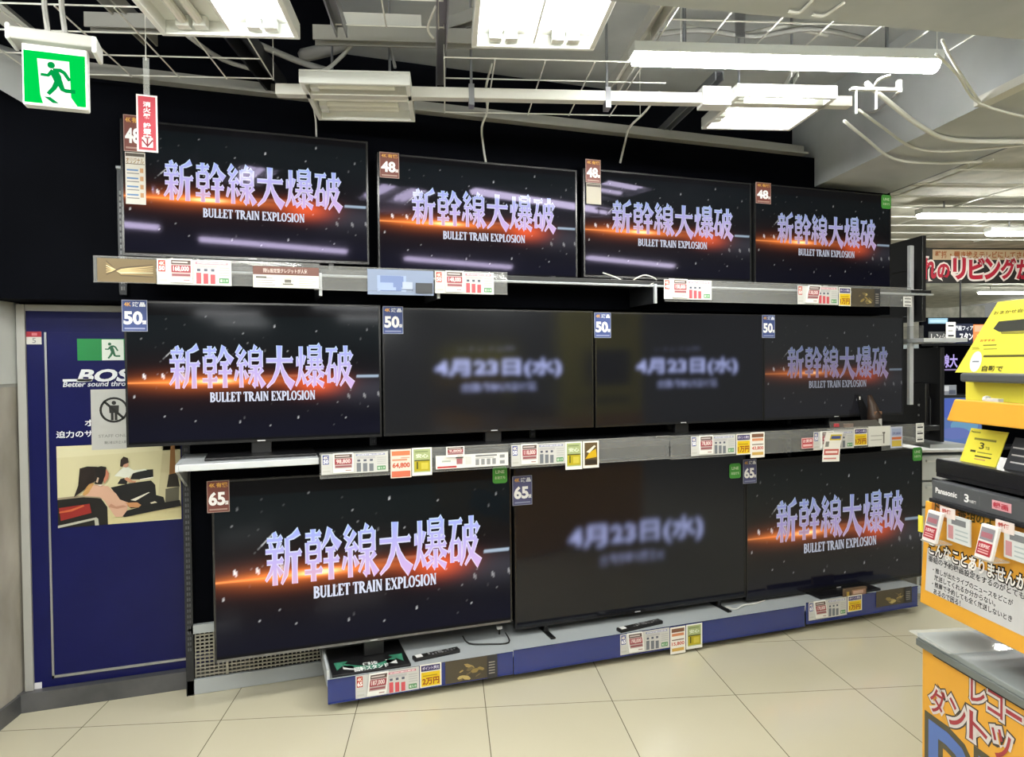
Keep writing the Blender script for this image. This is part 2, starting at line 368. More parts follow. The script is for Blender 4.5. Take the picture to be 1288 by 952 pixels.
pp([(.54, .26), (.634, .254), (.667, .217), (.643, .188), (.568, .2)], '#c08a5e', 10)
pp([(.549, .16), (.68, .2), (.859, .23), (.99, .25), (1, .17), (.775, .13), (.53, .08), (.512, .09)], '#0f0f12', 11)
pp([(.13, .37), (.165, .51), (.18, .72), (.24, .74), (.32, .73), (.34, .62), (.29, .54), (.25, .52), (.21, .45)], '#1f1512', 11)
pp([(.30, .72), (.35, .735), (.39, .72), (.395, .65), (.37, .565), (.35, .51), (.295, .52), (.305, .62)], '#17110f', 12); pp([(.305, .54), (.32, .60), (.33, .59), (.32, .53)], '#c9b09a', 13)
pp([(.388, .70), (.413, .64), (.404, .58), (.371, .51), (.366, .565), (.383, .62)], '#b8795f', 13); pp([(.31, .507), (.36, .505), (.34, .485)], '#e6d8cc', 12)
pp([(.58, .29), (.73, .375), (.74, .37), (.62, .275)], '#d9d5c8', 12); pp([(.74, .24), (.78, .255), (.80, .235), (.75, .225)], '#cfc7ae', 12)
mb.build('photo_print', door, label='printed photo of two people listening in a living room')
mb = MB(); a, b = dpx(114, 490), dpx(160, 564); nu0, nv1, nu1, nv0 = a[0], a[1], b[0], b[1]
mb.box(nu0, nv0, -DY, nu1, nv1, -DY + .003, '#b9bab8'); ww = -DY + .0035
ncx, ncy, nr = nu0 + .098, (nv0 + nv1) / 2 + .045, .062
mb.disc(ncx, ncy + .034, .010, .010, ww, '#2a2a2a', 12); mb.poly([(ncx - .022, ncy + .022), (ncx + .022, ncy + .022), (ncx + .02, ncy - .015), (ncx - .02, ncy - .015)], ww, '#2a2a2a')
mb.rect(ncx - .014, ncy - .05, ncx - .002, ncy - .01, ww, '#2a2a2a'); mb.rect(ncx + .002, ncy - .05, ncx + .014, ncy - .01, ww, '#2a2a2a')
mb.ring(ncx, ncy, nr - .010, nr, ww + .001, '#1e1e1e'); mb.stroke([(ncx - .044, ncy + .044), (ncx + .044, ncy - .044)], [.011, .011], ww + .001, '#1e1e1e')
mb.text('STAFF ONLY', nu0 + .03, nv0 + .058, nu0 + .165, nv0 + .072, ww, '#8c8c8a', .01); mb.text('関係者以外立入禁止', nu0 + .055, nv0 + .026, nu0 + .16, nv0 + .040, ww, '#757573', .01)
mb.build('notice_paper', door, label='grey paper notice with a no entry figure')
mb = MB(); a, b = dpx(33, 417), dpx(52.5, 433); h = a[1] - b[1]
mb.box(a[0], b[1], -DY, b[0], a[1], -DY + .002, '#c9c8c2'); mb.rect(a[0], b[1] + h * .58, b[0], a[1], -DY + .0025, '#9c2030')
mb.text('5', a[0] + .024, b[1] + .006, a[0] + .038, b[1] + h * .5, -DY + .0025, '#7a7c80', .01); mb.rect(a[0] + .022, b[1] + h * .68, a[0] + .044, b[1] + h * .9, -DY + .003, '#c9707a')
mb.build('number_sticker', door, label='small red and white sticker')
mb = MB(); a, b = onY(43, 859, DY), onY(53, 871, DY); mb.box(a[0], b[1], -DY, b[0], a[1], -DY + .002, '#d8d6da'); mb.build('corner_sticker', door, label='small white square sticker')

# ------------------------------------------------------------------ glyphs for the film title shown on the sets
def Hs(x0, x1, y, w=6.5): return [([(x0, y), (x1, y)], [w, w]), ([(x1 - 11, y), (x1 - 4, y + 5), (x1, y)], [3, 7, 3])]
def Vs(x, y0, y1, w=11): return [([(x, y0), (x, (y0 + y1) / 2), (x, y1)], [w * 1.12, w * .92, w * 1.0])]
def Ls(*p, w): return [(list(p), list(w))]
GL = {
 '大': Hs(5, 95, 64, 8) + Ls((50, 99), (49, 64), (42, 38), (28, 17), (6, 1), w=(16, 13, 11, 8, 3)) + Ls((52, 64), (60, 40), (74, 19), (95, 3), w=(4, 10, 15, 21)),
 '新': Ls((26, 98), (30, 88), w=(8, 11)) + Hs(8, 48, 84) + Ls((16, 80), (20, 68), w=(5, 9)) + Ls((41, 80), (35, 68), w=(9, 5)) + Hs(4, 52, 64) + Hs(7, 50, 44)
     + Vs(28, 62, 2, 10) + Ls((26, 43), (18, 26), (4, 11), w=(8, 7, 3)) + Ls((32, 38), (46, 20), w=(4, 11)) + Ls((93, 97), (76, 88), (60, 84), w=(13, 8, 4))
     + Ls((61, 86), (61, 45), (56, 20), (45, 3), w=(10, 10, 9, 3)) + Hs(61, 98, 56) + Vs(80, 56, 2, 12),
 '幹': Hs(6, 48, 87) + Vs(27, 98, 76, 10) + Vs(11, 74, 36, 8) + Vs(43, 74, 36, 9) + Hs(11, 43, 73, 5) + Hs(11, 43, 55, 5) + Hs(11, 43, 38, 5) + Hs(3, 51, 20) + Vs(27, 36, 2, 11)
     + Ls((73, 98), (64, 78), (49, 60), w=(12, 9, 3)) + Ls((73, 94), (82, 77), (99, 62), w=(4, 10, 16)) + Hs(60, 88, 58) + Hs(54, 97, 38) + Vs(75, 58, 2, 12),
 '線': Ls((25, 98), (9, 80), w=(10, 6)) + Ls((9, 80), (26, 70), w=(5, 8)) + Ls((39, 87), (12, 55), w=(10, 4)) + Ls((11, 54), (42, 58), w=(4, 6)) + Ls((34, 68), (45, 52), w=(4, 10))
     + Vs(25, 56, 2, 10) + Ls((13, 42), (4, 18), w=(9, 4)) + Ls((35, 42), (45, 23), w=(4, 11)) + Ls((74, 99), (66, 86), w=(10, 5)) + Vs(54, 87, 48, 8) + Vs(91, 87, 48, 9)
     + Hs(54, 91, 85, 5) + Hs(54, 91, 67, 5) + Hs(54, 91, 50, 5) + Vs(73, 50, 4, 11) + Ls((73, 4), (61, 11), w=(9, 3)) + Ls((48, 38), (66, 39), w=(5, 6)) + Ls((66, 39), (49, 10), w=(8, 3))
     + Ls((96, 45), (79, 30), w=(10, 4)) + Ls((77, 36), (99, 4), w=(4, 15)),
 '爆': Ls((7, 73), (10, 50), w=(4, 10)) + Ls((33, 76), (27, 54), w=(10, 4)) + Ls((20, 97), (20, 50), (14, 22), (1, 3), w=(11, 10, 8, 3)) + Ls((21, 40), (35, 9), w=(4, 12))
     + Vs(48, 97, 68, 8) + Vs(87, 97, 68, 9) + Hs(48, 87, 96, 5) + Hs(48, 87, 83, 5) + Hs(48, 87, 70, 5) + Hs(42, 95, 60, 5.5) + Vs(57, 68, 46, 8) + Vs(78, 68, 46, 8) + Hs(36, 99, 46, 5.5)
     + Ls((56, 46), (46, 34), (33, 27), w=(8, 7, 3)) + Ls((77, 46), (86, 35), (100, 27), w=(4, 8, 12)) + Vs(67, 40, 3, 10) + Ls((67, 3), (57, 10), w=(9, 3))
     + Ls((46, 27), (57, 20), w=(4, 8)) + Ls((37, 6), (60, 18), w=(9, 4)) + Ls((90, 31), (76, 20), w=(8, 3)) + Ls((72, 18), (98, 4), w=(4, 12)),
 '破': Hs(4, 45, 88) + Ls((24, 87), (18, 56), (2, 29), w=(10, 8, 3)) + Vs(14, 50, 9, 9) + Vs(38, 50, 9, 9) + Hs(14, 38, 49, 5) + Hs(14, 38, 16, 5)
     + Hs(52, 95, 78) + Ls((96, 80), (88, 63), w=(11, 3)) + Ls((53, 79), (53, 44), (49, 20), (40, 2), w=(10, 10, 8, 3)) + Vs(74, 99, 54, 11) + Hs(54, 90, 53) + Ls((90, 54), (78, 28), (54, 2), w=(11, 9, 3))
     + Ls((60, 47), (73, 24), (100, 3), w=(4, 10, 19))}
def Sf(x, y, w=26): return [([(x - w / 2, y), (x + w / 2, y)], [7, 7])]
def Vr(x, w=17): return [([(x, 0), (x, 100)], [w, w])] + Sf(x, 3) + Sf(x, 97)
def Arc(cx, cy, rx, ry, a0, a1, w0, w1, n=12):
    pts, ws = [], []
    for i in range(n + 1):
        t = math.radians(a0 + (a1 - a0) * i / n); pts.append((cx + rx * math.cos(t), cy + ry * math.sin(t))); ws.append(w1 + (w0 - w1) * abs(math.cos(t)))
    return [(pts, ws)]
LAT = {
 'B': (66, Vr(16) + Arc(20, 74, 30, 23, 90, -90, 16, 6) + Arc(20, 27, 36, 25, 90, -90, 16, 6)), 'U': (74, [([(16, 98), (16, 30)], [16, 16]), ([(58, 98), (58, 30)], [8, 8])] + Arc(37, 30, 21, 27, 180, 360, 13, 7) + Sf(16, 97) + Sf(58, 97, 20)),
 'L': (58, Vr(16) + [([(16, 3), (52, 3)], [6, 6]), ([(51, 0), (53, 26)], [7, 3])]), 'E': (62, Vr(16) + [([(16, 3), (54, 3)], [6, 6]), ([(16, 97), (52, 97)], [6, 6]), ([(16, 51), (40, 51)], [6, 6]), ([(54, 0), (56, 26)], [7, 3]), ([(51, 100), (53, 76)], [7, 3]), ([(40, 38), (40, 64)], [5, 5])]),
 'T': (64, Vr(32) + [([(4, 97), (60, 97)], [6, 6]), ([(5, 100), (3, 74)], [7, 3]), ([(59, 100), (61, 74)], [7, 3])]), 'R': (72, Vr(16) + Arc(20, 73, 31, 24, 90, -90, 16, 6) + [([(34, 48), (64, 2)], [12, 17])] + Sf(66, 3, 14)),
 'A': (74, [([(12, 0), (36, 99)], [6, 7]), ([(37, 99), (62, 0)], [16, 17]), ([(20, 34), (52, 34)], [6, 6])] + Sf(12, 3, 22) + Sf(62, 3)), 'I': (34, Vr(16)), 'N': (76, [([(14, 0), (14, 99)], [7, 7]), ([(60, 0), (60, 99)], [7, 7]), ([(14, 99), (60, 2)], [15, 16])] + Sf(14, 3, 20) + Sf(60, 97, 20) + Sf(10, 97, 16)),
 'X': (72, [([(12, 99), (58, 1)], [16, 16]), ([(56, 99), (14, 1)], [6, 6])] + Sf(14, 97) + Sf(56, 97, 20) + Sf(14, 3, 20) + Sf(58, 3)), 'P': (64, Vr(16) + Arc(20, 71, 33, 26, 90, -90, 16, 6)), 'S': (58, Arc(29, 74, 20, 23, 40, 270, 13, 8) + Arc(29, 27, 21, 24, 90, -140, 15, 8)),
 'O': (76, Arc(37, 50, 27, 47, 0, 360, 15, 7, 24)), ' ': (30, [])}

def title_mesh(screen, u0, v0, u1, v1, w, gain, sat=1.0):
    mb = MB(); cols = []
    pitch = (u1 - u0) / 6.0; cw = pitch * .97
    for k, ch in enumerate('新幹線大爆破'):
        for layer in (0, 1):
            for pts, ws in GL[ch]:
                n0 = len(mb.v)
                ww = [x * 1.12 + 3.2 for x in ws] if layer == 0 else [max(x * 1.1 - 1.8, 1.4) for x in ws]
                mb.stroke(pts, ww, w + layer * .0006, SCR, cw / 100, (v1 - v0) / 100, u0 + k * pitch, v0)
                for q in mb.v[n0:]:
                    t = min(1, max(0, (q[2] - v0) / (v1 - v0)))
                    if layer == 0: c = np.array([.62, .78, 1.0]) * t + np.array([.95, .72, .95]) * (1 - t)
                    else: c = np.array([.40, .50, .98]) * t + np.array([.78, .52, .88]) * (1 - t)
                    g = (q[0] - u0) / (u1 - u0)
                    if abs(t - .12) < .14 and g < .42 and layer: c = c * .7 + np.array([1, .45, .18]) * .3
                    cols.append(c * gain)
    mb.cols = np.array(cols); return mb.build('title_lettering', screen)
def subtitle_mesh(screen, u0, v0, u1, v1, w, gain):
    mb = MB(); tot = sum(LAT[c][0] for c in 'BULLET TRAIN EXPLOSION'); sx = (u1 - u0) / tot; x = u0
    for c in 'BULLET TRAIN EXPLOSION':
        for pts, ws in LAT[c][1]: mb.stroke(pts, [q * 1.15 + 3.5 for q in ws], w, SCR, sx, (v1 - v0) / 100, x, v0)
        x += LAT[c][0] * sx
    mb.cols = np.tile(np.array([.80, .84, 1.0]) * gain, (len(mb.v), 1)); return mb.build('subtitle_lettering', screen)

# picture of the explosion title card as a function of screen position
NU, NV = 176, 100
def picture(seed, gain, lift, cut):
    r = np.random.default_rng(3); U, V = np.meshgrid(np.linspace(0, 1, NU), np.linspace(0, 1, NV))
    C = np.zeros((NV, NU, 3)) + np.array([.0016, .0018, .0026])
    C += (np.array([.003, .006, .006]) * np.exp(-((V - .82) / .22) ** 2)[..., None]) + np.array([.001, .001, .008]) * np.exp(-((V - .02) / .22) ** 2)[..., None]
    L = .435
    def gauss(u, v, su, sv): return np.exp(-((U - u) / su) ** 2 - ((V - v) / sv) ** 2)[..., None]
    C += np.array([.42, .085, .015]) * gauss(.24, L, .22, .065) + np.array([1.2, .30, .05]) * gauss(.28, L + .003, .22, .026) + np.array([2.4, 1.5, .7]) * gauss(.325, L + .004, .055, .013)
    C += np.array([.85, .10, .02]) * gauss(.73, L - .03, .095, .07) + np.array([.22, .04, .01]) * gauss(.56, L, .2, .05) + np.array([.022, .006, .003]) * gauss(.3, L, .45, .16)
    C += np.array([.9, .30, .08]) * (np.exp(-((V - L) / .006) ** 2) * np.clip(.40 - U, 0, .4) / .4)[..., None]
    C += np.array([.9, .35, .2]) * (np.exp(-((V - (L + .035)) / .005) ** 2) * np.clip(1 - abs(U - .62) / .2, 0, 1) * .6)[..., None]
    C += np.array([.62, .8, 1.0]) * (np.exp(-((V - (L + .025)) / .007) ** 2) * ((U > .90) & (U < .995)))[..., None]
    C += np.array([.035, .035, .045]) * gauss(.95, .36, .2, .10)
    for k in range(64):
        i, j = int(r.uniform(8, 94)), int(r.uniform(4, NU - 4)); b = .03 + .75 * r.uniform(0, 1) ** 3
        if .38 < i / NV < .62 and .15 < j / NU < .85: continue
        C[i, j] += b
        if r.random() < .3: C[i + 1, j] += b * .6
    for (u, v, b) in ((.06, .47, 1.), (.13, .475, .9), (.20, .48, .6), (.93, .30, .3), (.86, .30, .25), (.99, .31, .3)):
        i, j = int(v * NV), int(u * NU); C[i:i + 3, j] += b; C[i - 1:i + 2, j + 1 if j + 1 < NU else j] += b * .8
    for t in range(9): C[int(.60 * NV) + t, int(.135 * NU) + t // 1] += .55 if t > 1 else .2
    m = (V < 1 - cut) & (V > .02)
    return np.where(m[..., None], C * gain + lift, .0025 + lift * .8).reshape(-1, 3)
def blurtext(lines, lift, gain, sig):
    U, V = np.meshgrid(np.linspace(0, 1, NU), np.linspace(0, 1, NV)); I = np.zeros((NV, NU))
    for (t, u0, v0, u1, v1, g) in lines:
        X, F = text_geo(t, .02); lo, hi = X.min(0), X.max(0); X = (X - lo) / (hi - lo) * [u1 - u0, v1 - v0] + [u0, v0]
        A = np.zeros((NV, NU), bool)
        for f in F:
            for k in range(1, len(f) - 1):
                a, b, c = X[f[0]], X[f[k]], X[f[k + 1]]
                i0, i1 = int(min(a[1], b[1], c[1]) * NV) - 1, int(max(a[1], b[1], c[1]) * NV) + 2; j0, j1 = int(min(a[0], b[0], c[0]) * NU) - 1, int(max(a[0], b[0], c[0]) * NU) + 2
                u, v = U[i0:i1, j0:j1], V[i0:i1, j0:j1]
                d1 = (b[0] - a[0]) * (v - a[1]) - (b[1] - a[1]) * (u - a[0]); d2 = (c[0] - b[0]) * (v - b[1]) - (c[1] - b[1]) * (u - b[0]); d3 = (a[0] - c[0]) * (v - c[1]) - (a[1] - c[1]) * (u - c[0])
                A[i0:i1, j0:j1] |= ((d1 >= 0) & (d2 >= 0) & (d3 >= 0)) | ((d1 <= 0) & (d2 <= 0) & (d3 <= 0))
        I = np.maximum(I, A * g)
    k = np.exp(-np.arange(-6, 7) ** 2 / (2 * sig ** 2)); k /= k.sum()
    for _ in range(1):
        I = np.apply_along_axis(lambda r: np.convolve(r, k, 'same'), 1, I); I = np.apply_along_axis(lambda r: np.convolve(r, k, 'same'), 0, I)
    return (I[..., None] * np.array([.50, .56, 1.0]) * gain + np.array([.0035, .004, .0055]) + lift).reshape(-1, 3)

def size_tag(tv, u0, v0, u1, v1, w, num, col, extra=False):
    mb = MB(); h = v1 - v0; d = u1 - u0
    dark = {'b': '#3a4a80', 'r': '#71403a', 'g': '#50527a'}[col]
    mb.box(u0, v0, w, u1, v1, w + .002, '#8f93a8' if col != 'r' else '#a0877f'); mb.rect(u0 + .003, v0 + .003, u1 - .003, v1 - .003, w + .0025, dark)
    mb.rect(u0 + .003, v0 + h * .75, u1 - .003, v1 - .004, w + .003, dark)
    mb.text('4K', u0 + d * .1, v0 + h * .80, u0 + d * .36, v0 + h * .92, w + .0035, '#d8a24a', .02); mb.text('有機' if col == 'r' else '液晶', u0 + d * .42, v0 + h * .79, u0 + d * .92, v0 + h * .93, w + .0035, '#d8a24a' if col == 'r' else '#dfe2ea', .03)
    mb.text(num, u0 + d * .10, v0 + h * .24, u0 + d * .78, v0 + h * .62, w + .0035, '#f2f2f4', .04)
    mb.text('型', u0 + d * .80, v0 + h * .24, u0 + d * .95, v0 + h * .35, w + .0035, '#f2f2f4', .03)
    mb.rect(u0 + d * .1, v0 + h * .07, u0 + d * .9, v0 + h * .12, w + .0035, '#8a90b0' if col != 'r' else '#a58a80')
    t = mb.build('size_tag', tv, label={'b': 'blue', 'r': 'brown', 'g': 'slate'}[col] + ' tag reading ' + num)
    if extra:
        m2 = MB(); m2.box(u0 + .004, v0 - .115 * extra, w, u1 + .002, v0 - .004, w + .002, '#c9c6bd' if extra > 1 else '#a09a8c')
        m2.rect(u0 + .006, v0 - .022, u1 - .001, v0 - .008, w + .003, '#4a423a')
        if extra > 1:
            m2.text('オリジナル', u0 + .008, v0 - .052, u1 - .004, v0 - .028, w + .003, '#8d6a3c', .02); m2.rect(u0 + .006, v0 - .056, u1, v0 - .053, w + .003, '#5a4630')
            for k in range(4): m2.rect(u0 + .010, v0 - .085 - k * .036, u0 + .055, v0 - .078 - k * .036, w + .003, '#5b7fb0'); m2.rect(u0 + .062, v0 - .092 - k * .036, u1 - .006, v0 - .072 - k * .036, w + .003, '#b98b62'); m2.rect(u0 + .010, v0 - .098 - k * .036, u0 + .058, v0 - .094 - k * .036, w + .003, '#777777')
        m2.build('info_tag', tv, label='cream information slip')
def green_sticker(tv, x, y, D):
    mb = MB(); u, v = onY(x, y, D); r = .04; w = -D + .003
    P = []
    for cx_, cy_, a0 in ((1, 1, 0), (-1, 1, 90), (-1, -1, 180), (1, -1, 270)):
        for k in range(4): t = math.radians(a0 + 30 * k); P.append((u + cx_ * (r - .014) + .014 * math.cos(t), v + cy_ * (r * 1.1 - .014) + .014 * math.sin(t)))
    mb.prism(P, w, w + .002, 'green_sticker')
    mb.text('LINE', u - .024, v + .008, u + .024, v + .024, w + .0028, '#cfe3c4', .02); mb.text('お友だち', u - .028, v - .022, u + .028, v - .006, w + .0028, '#cfe3c4', .02)
    mb.build('green_sticker', tv, label='rounded green sticker')
PXW = {}
def tv(key, label, group, D, xl, xr, z0, z1, mat, content, gain=1., lift=0., cut=.0, tagspec=None, stand='feet', shelf=0., sx0=None, metal=False, sticker=None, bez=.009, chin=.012):
    global SCR
    SCR = mat; cxm = (xl + xr) / 2
    t = thing('television', (cxm, D + .03, shelf), label, 'television', group)
    mb = MB(); mb.box(xl, z0, -D - .002, xr, z1, -D - .032, 'tv_plastic'); mb.box(xl + .12, z0 + .03, -D - .032, xr - .12, z0 + (z1 - z0) * .62, -D - .062, 'tv_plastic'); mb.build('cabinet', t, bevel=.004)
    mb = MB(); f = -D
    for bx in ((xl, z0, xl + bez, z1), (xr - bez, z0, xr, z1), (xl + bez, z1 - bez, xr - bez, z1)): mb.box(bx[0], bx[1], f - .002, bx[2], bx[3], f + .002, 'tv_bezel')
    mb.box(xl + bez, z0, f - .002, xr - bez, z0 + chin, f + .002, 'tv_metal' if metal else 'tv_bezel')
    mb.build('bezel', t)
    mb = MB(); u0, u1, v0, v1 = xl + bez, xr - bez, z0 + chin, z1 - bez
    k = [(u0 + (u1 - u0) * i / (NU - 1), v0 + (v1 - v0) * j / (NV - 1), f) for j in range(NV) for i in range(NU)]
    mb.add(k, [(j * NU + i, j * NU + i + 1, (j + 1) * NU + i + 1, (j + 1) * NU + i) for j in range(NV - 1) for i in range(NU - 1)], mat)
    if content == 'title': mb.cols = picture(key, gain, lift, cut); dv = {'B': -.03, 'M': -.028, 'T': .006}[key[0]]
    else: mb.cols = blurtext(content, lift, gain, 1.7)
    s = mb.build('screen', t)
    if content == 'title':
        W, Hh = u1 - u0, v1 - v0
        title_mesh(s, u0 + .148 * W, v0 + (.41 + dv) * Hh, u0 + .888 * W, v0 + (.73 + dv) * Hh, f + .0009, gain + lift)
        subtitle_mesh(s, u0 + .302 * W, v0 + (.302 + dv * .5) * Hh, u0 + .724 * W, v0 + (.370 + dv * .5) * Hh, f + .0009, gain * .92 + lift)
    if stand == 'feet':
        for sx in (xl + .18, xr - .18):
            m2 = MB(); m2.prism([(sx - .012, shelf + .008), (sx + .012, shelf + .008), (sx + .012, z0 + .02), (sx - .012, z0 + .02)], f - .005, f - .028, 'tv_plastic')
            m2.box(sx - .014, shelf, f - .13, sx + .014, shelf + .010, f + .09, 'tv_plastic'); m2.build('stand_foot', t, bevel=.003)
    elif stand == 'neck':
        m2 = MB(); m2.box(sx0 - .05, shelf + .0135, f - .012, sx0 + .05, z0 + .05, f - .05, 'tv_plastic'); m2.build('stand_neck', t, bevel=.004)
    elif stand == 'base':
        m2 = MB(); m2.box(cxm - .045, shelf + .012, f - .012, cxm + .045, z0 + .05, f - .05, 'tv_plastic'); m2.build('stand_neck', t, bevel=.004)
        m2 = MB(); m2.box(cxm - .24, shelf, f - .14, cxm + .24, shelf + .014, f + .10, 'tv_plastic'); m2.build('stand_base', t, bevel=.004)
    m2 = MB(); m2.rect(cxm - .018, z0 + chin * .3, cxm + .018, z0 + chin * .75, f + .0025, '#b8b8ba'); m2.build('maker_mark', t)
    if tagspec:
        x0, y0, x1, y1, num, col, ex = tagspec; a, b = onY(x0, y0, D), onY(x1, y1, D); size_tag(t, a[0], b[1], b[0], a[1], f + .003, num, col, ex)
    if sticker: green_sticker(t, sticker[0], sticker[1], D)
    return t

SHB, SHM, SHT = .150, 1.180, 2.045     # tops of the three shelves
TVG = 'televisions on the display wall'
DT, DM, DB = 3.46, 3.45, 3.45
def X(px, D): return onY(px, 452, D)[0]
def Z(px, py, D): return onY(px, py, D)[1]
tv('T1', 'television at the left end of the top shelf, behind the hanging red sign', TVG, DT, X(157, DT), X(466, DT), Z(310, 327, DT), Z(310, 164, DT) + .0, 'oled_glass', 'title', .95, 0, .05, (155, 144, 182, 192, '48', 'r', 2), 'feet', SHT)
tv('T2', 'television second from the left on the top shelf', TVG, DT, X(477.5, DT), X(727, DT), Z(600, 348, DT), Z(600, 203, DT), 'oled_glass', 'title', .95, 0, .05, (477, 191, 502, 225, '48', 'r', 0), 'feet', SHT)
tv('T3', 'television third on the top shelf, loose white cables beneath it', TVG, DT, X(735, DT), X(945, DT), Z(840, 352, DT), Z(840, 221, DT), 'oled_glass', 'title', .8, 0, .05, (736, 200, 755, 231, '48', 'r', 1), 'feet', SHT)
tv('T4', 'television at the right end of the top shelf under the concrete beam', TVG, DT, X(949, DT), X(1120, DT), Z(1035, 361, DT), Z(1035, 238, DT), 'oled_glass', 'title', .62, .0, .08, (950, 229, 969, 257, '48', 'r', 0), 'feet', SHT, sticker=(1114, 254))
tv('M1', 'television in the middle row overlapping the blue door', TVG, DM, X(157, DM), X(479, DM), Z(320, 556, DM), Z(320, 381, DM), 'lcd_dark', 'title', 1., 0, .09, (153, 377, 186, 417, '50', 'b', 0), 'base', SHM)
tv('M2', 'middle row television with a blurred white date and strong light reflections', TVG, DM, X(481.5, DM), X(746, DM), Z(615, 543, DM), Z(615, 389, DM), 'lcd_matte',
   [('4月23日(水)', .225, .435, .84, .60, 1.), ('全国劇場公開決定', .345, .325, .71, .395, .55), ('いよいよ公開', .33, .66, .60, .70, .10)], .85, .0022, 0, (481, 385, 507, 420, '50', 'b', 0), 'base', SHM)
tv('M3', 'middle row television showing a blurred white date beside the dim title set', TVG, DM, X(748.5, DM), X(960, DM), Z(855, 533, DM), Z(855, 394, DM), 'lcd_glass',
   [('4月23日(水)', .225, .435, .84, .60, 1.), ('全国劇場公開決定', .345, .325, .71, .395, .5), ('いよいよ公開', .33, .66, .60, .70, .10)], .70, .0018, 0, (747, 393, 768, 425, '50', 'b', 0), 'base', SHM)
tv('M4', 'television at the right end of the middle row with a dim greyish title', TVG, DM, X(960.5, DM), X(1136, DM), Z(1050, 525, DM), Z(1050, 397, DM), 'lcd_glass', 'title', .30, .010, .0, (958, 396, 974, 425, '50', 'b', 0), 'base', SHM)
tv('B1', 'large television at the left of the bottom row with a bright title', TVG, DB, X(263, DB), X(641, DB), Z(450, 809, DB), Z(450, 594, DB), 'lcd_dark', 'title', 1., 0, .085, (260, 605, 289, 643, '65', 'r', 0), 'neck', SHB, sx0=X(466, 3.45), metal=True, sticker=(628.5, 597))
tv('B2', 'large television in the middle of the bottom row with a smeared white date', TVG, DB, X(645, DB), X(937, DB), Z(790, 772, DB), Z(790, 577, DB), 'lcd_glass',
   [('4月23日(水)', .21, .43, .80, .60, 1.), ('全国劇場公開決定', .34, .33, .62, .39, .4)], .62, .001, 0, (644, 599, 669, 634, '65', 'g', 0), 'feet', SHB, sticker=(924, 592))
tv('B3', 'large television at the right of the bottom row with a medium bright title', TVG, DB, X(938, DB), X(1160, DB), Z(1045, 741, DB), Z(1045, 572, DB), 'lcd_glass', 'title', .55, .001, .05, (934, 578, 951, 607, '65', 'g', 0), 'base', SHB, sticker=(1153, 571))

# ------------------------------------------------------------------ gondola that carries the sets
DR = 3.28
GX0, GX1 = onY(234, 800, 3.72)[0], 4.08
gon = thing('display_gondola', ((GX0 + GX1) / 2, 3.72, 0), 'black slotted gondola frame with grey base board behind the television shelves', 'shelving')
shelf_b = thing('display_shelf', (2.1, 3.5, .12), 'long grey bottom shelf with glossy blue price rails', 'shelf', 'television shelves')
shelf_m = thing('display_shelf', (1.9, 3.5, 1.15), 'long grey middle shelf with clear rails full of price cards', 'shelf', 'television shelves')
shelf_t = thing('display_shelf', (1.7, 3.5, 2.02), 'long top shelf with clear rails and bare grey bar at its middle', 'shelf', 'television shelves')
mb = MB(); mb.box(GX0 + .02, .20, -3.72, GX1, 1.90, -3.76, 'black_panel'); mb.build('back_panel', gon)
for x in (GX0, GX0 + .9, GX0 + 1.8, GX0 + 2.7, GX0 + 3.6):
    mb = MB(); mb.box(x, 0, -3.69, x + .035, 1.90, -3.74, 'dark_metal')
    for k in range(62): mb.box(x + .010, .22 + k * .027, -3.686, x + .016, .235 + k * .027, -3.69, '#55565a'); mb.box(x + .020, .22 + k * .027, -3.686, x + .026, .235 + k * .027, -3.69, '#55565a')
    mb.build('upright', gon)
mb = MB(); x = onY(147, 260, 3.56)[0]; mb.box(x, 1.93, -3.575, x + .03, Z(147, 210, 3.56), -3.60, 'dark_metal')
for k in range(17): mb.box(x + .008, 1.95 + k * .027, -3.571, x + .014, 1.966 + k * .027, -3.575, '#77787a'); mb.box(x + .018, 1.95 + k * .027, -3.571, x + .024, 1.966 + k * .027, -3.575, '#77787a')
mb.box(x - .0, Z(147, 212, 3.56), -3.55, x + .05, Z(147, 209, 3.56), -3.575, 'shelf_grey'); mb.build('slotted_upright', label='black slotted upright on the wall left of the first top television', cat='upright')
mb = MB(); px0, pz0 = onY(1132, 541, 3.55); mb.box(4.085, 1.30, -3.50, 4.118, Z(1137, 308, 3.5), -3.525, 'post_grey'); mb.build('end_post', bevel=.003, label='light grey post at the right end of the television wall', cat='post')
mb = MB(); mb.box(GX0, 0, -3.69, GX1, .075, -3.71, 'shelf_grey'); mb.build('base_board', gon, bevel=.004)
# perforated grille behind the bottom set
mb = MB(); gx0, gx1 = GX0 + .04, .36
for k in range(12): mb.box(gx0, .085 + k * .018, -3.700, gx1, .092 + k * .018, -3.706, 'mesh_steel')
for k in range(36): mb.box(gx0 + k * .0205, .078, -3.703, gx0 + .006 + k * .0205, .30, -3.709, 'mesh_steel')
mb.box(gx0 - .03, .30, -3.69, gx0 + .15, .342, -3.715, 'shelf_grey'); mb.box(gx0 + .14, .08, -3.69, gx0 + .152, .30, -3.706, 'mesh_steel')
mb.build('grille', gon)
def shelf_deck(par, x0, x1, zt, d0, d1, m='shelf_grey', th=.028):
    mb = MB(); mb.box(x0, zt - th, -d0, x1, zt, -d1, m); return mb.build('deck', par, bevel=.003)
BX0 = onY(411, 870, DR)[0]
shelf_deck(shelf_b, BX0, 3.98, SHB, DR + .004, 3.70)
for k in range(4): mb = MB(); mb.box(BX0 + .02 + k * 1.15, SHB - .03, -DR - .03, BX0 + .05 + k * 1.15, SHB - .10, -3.68, 'dark_metal'); mb.build('bracket', shelf_b)
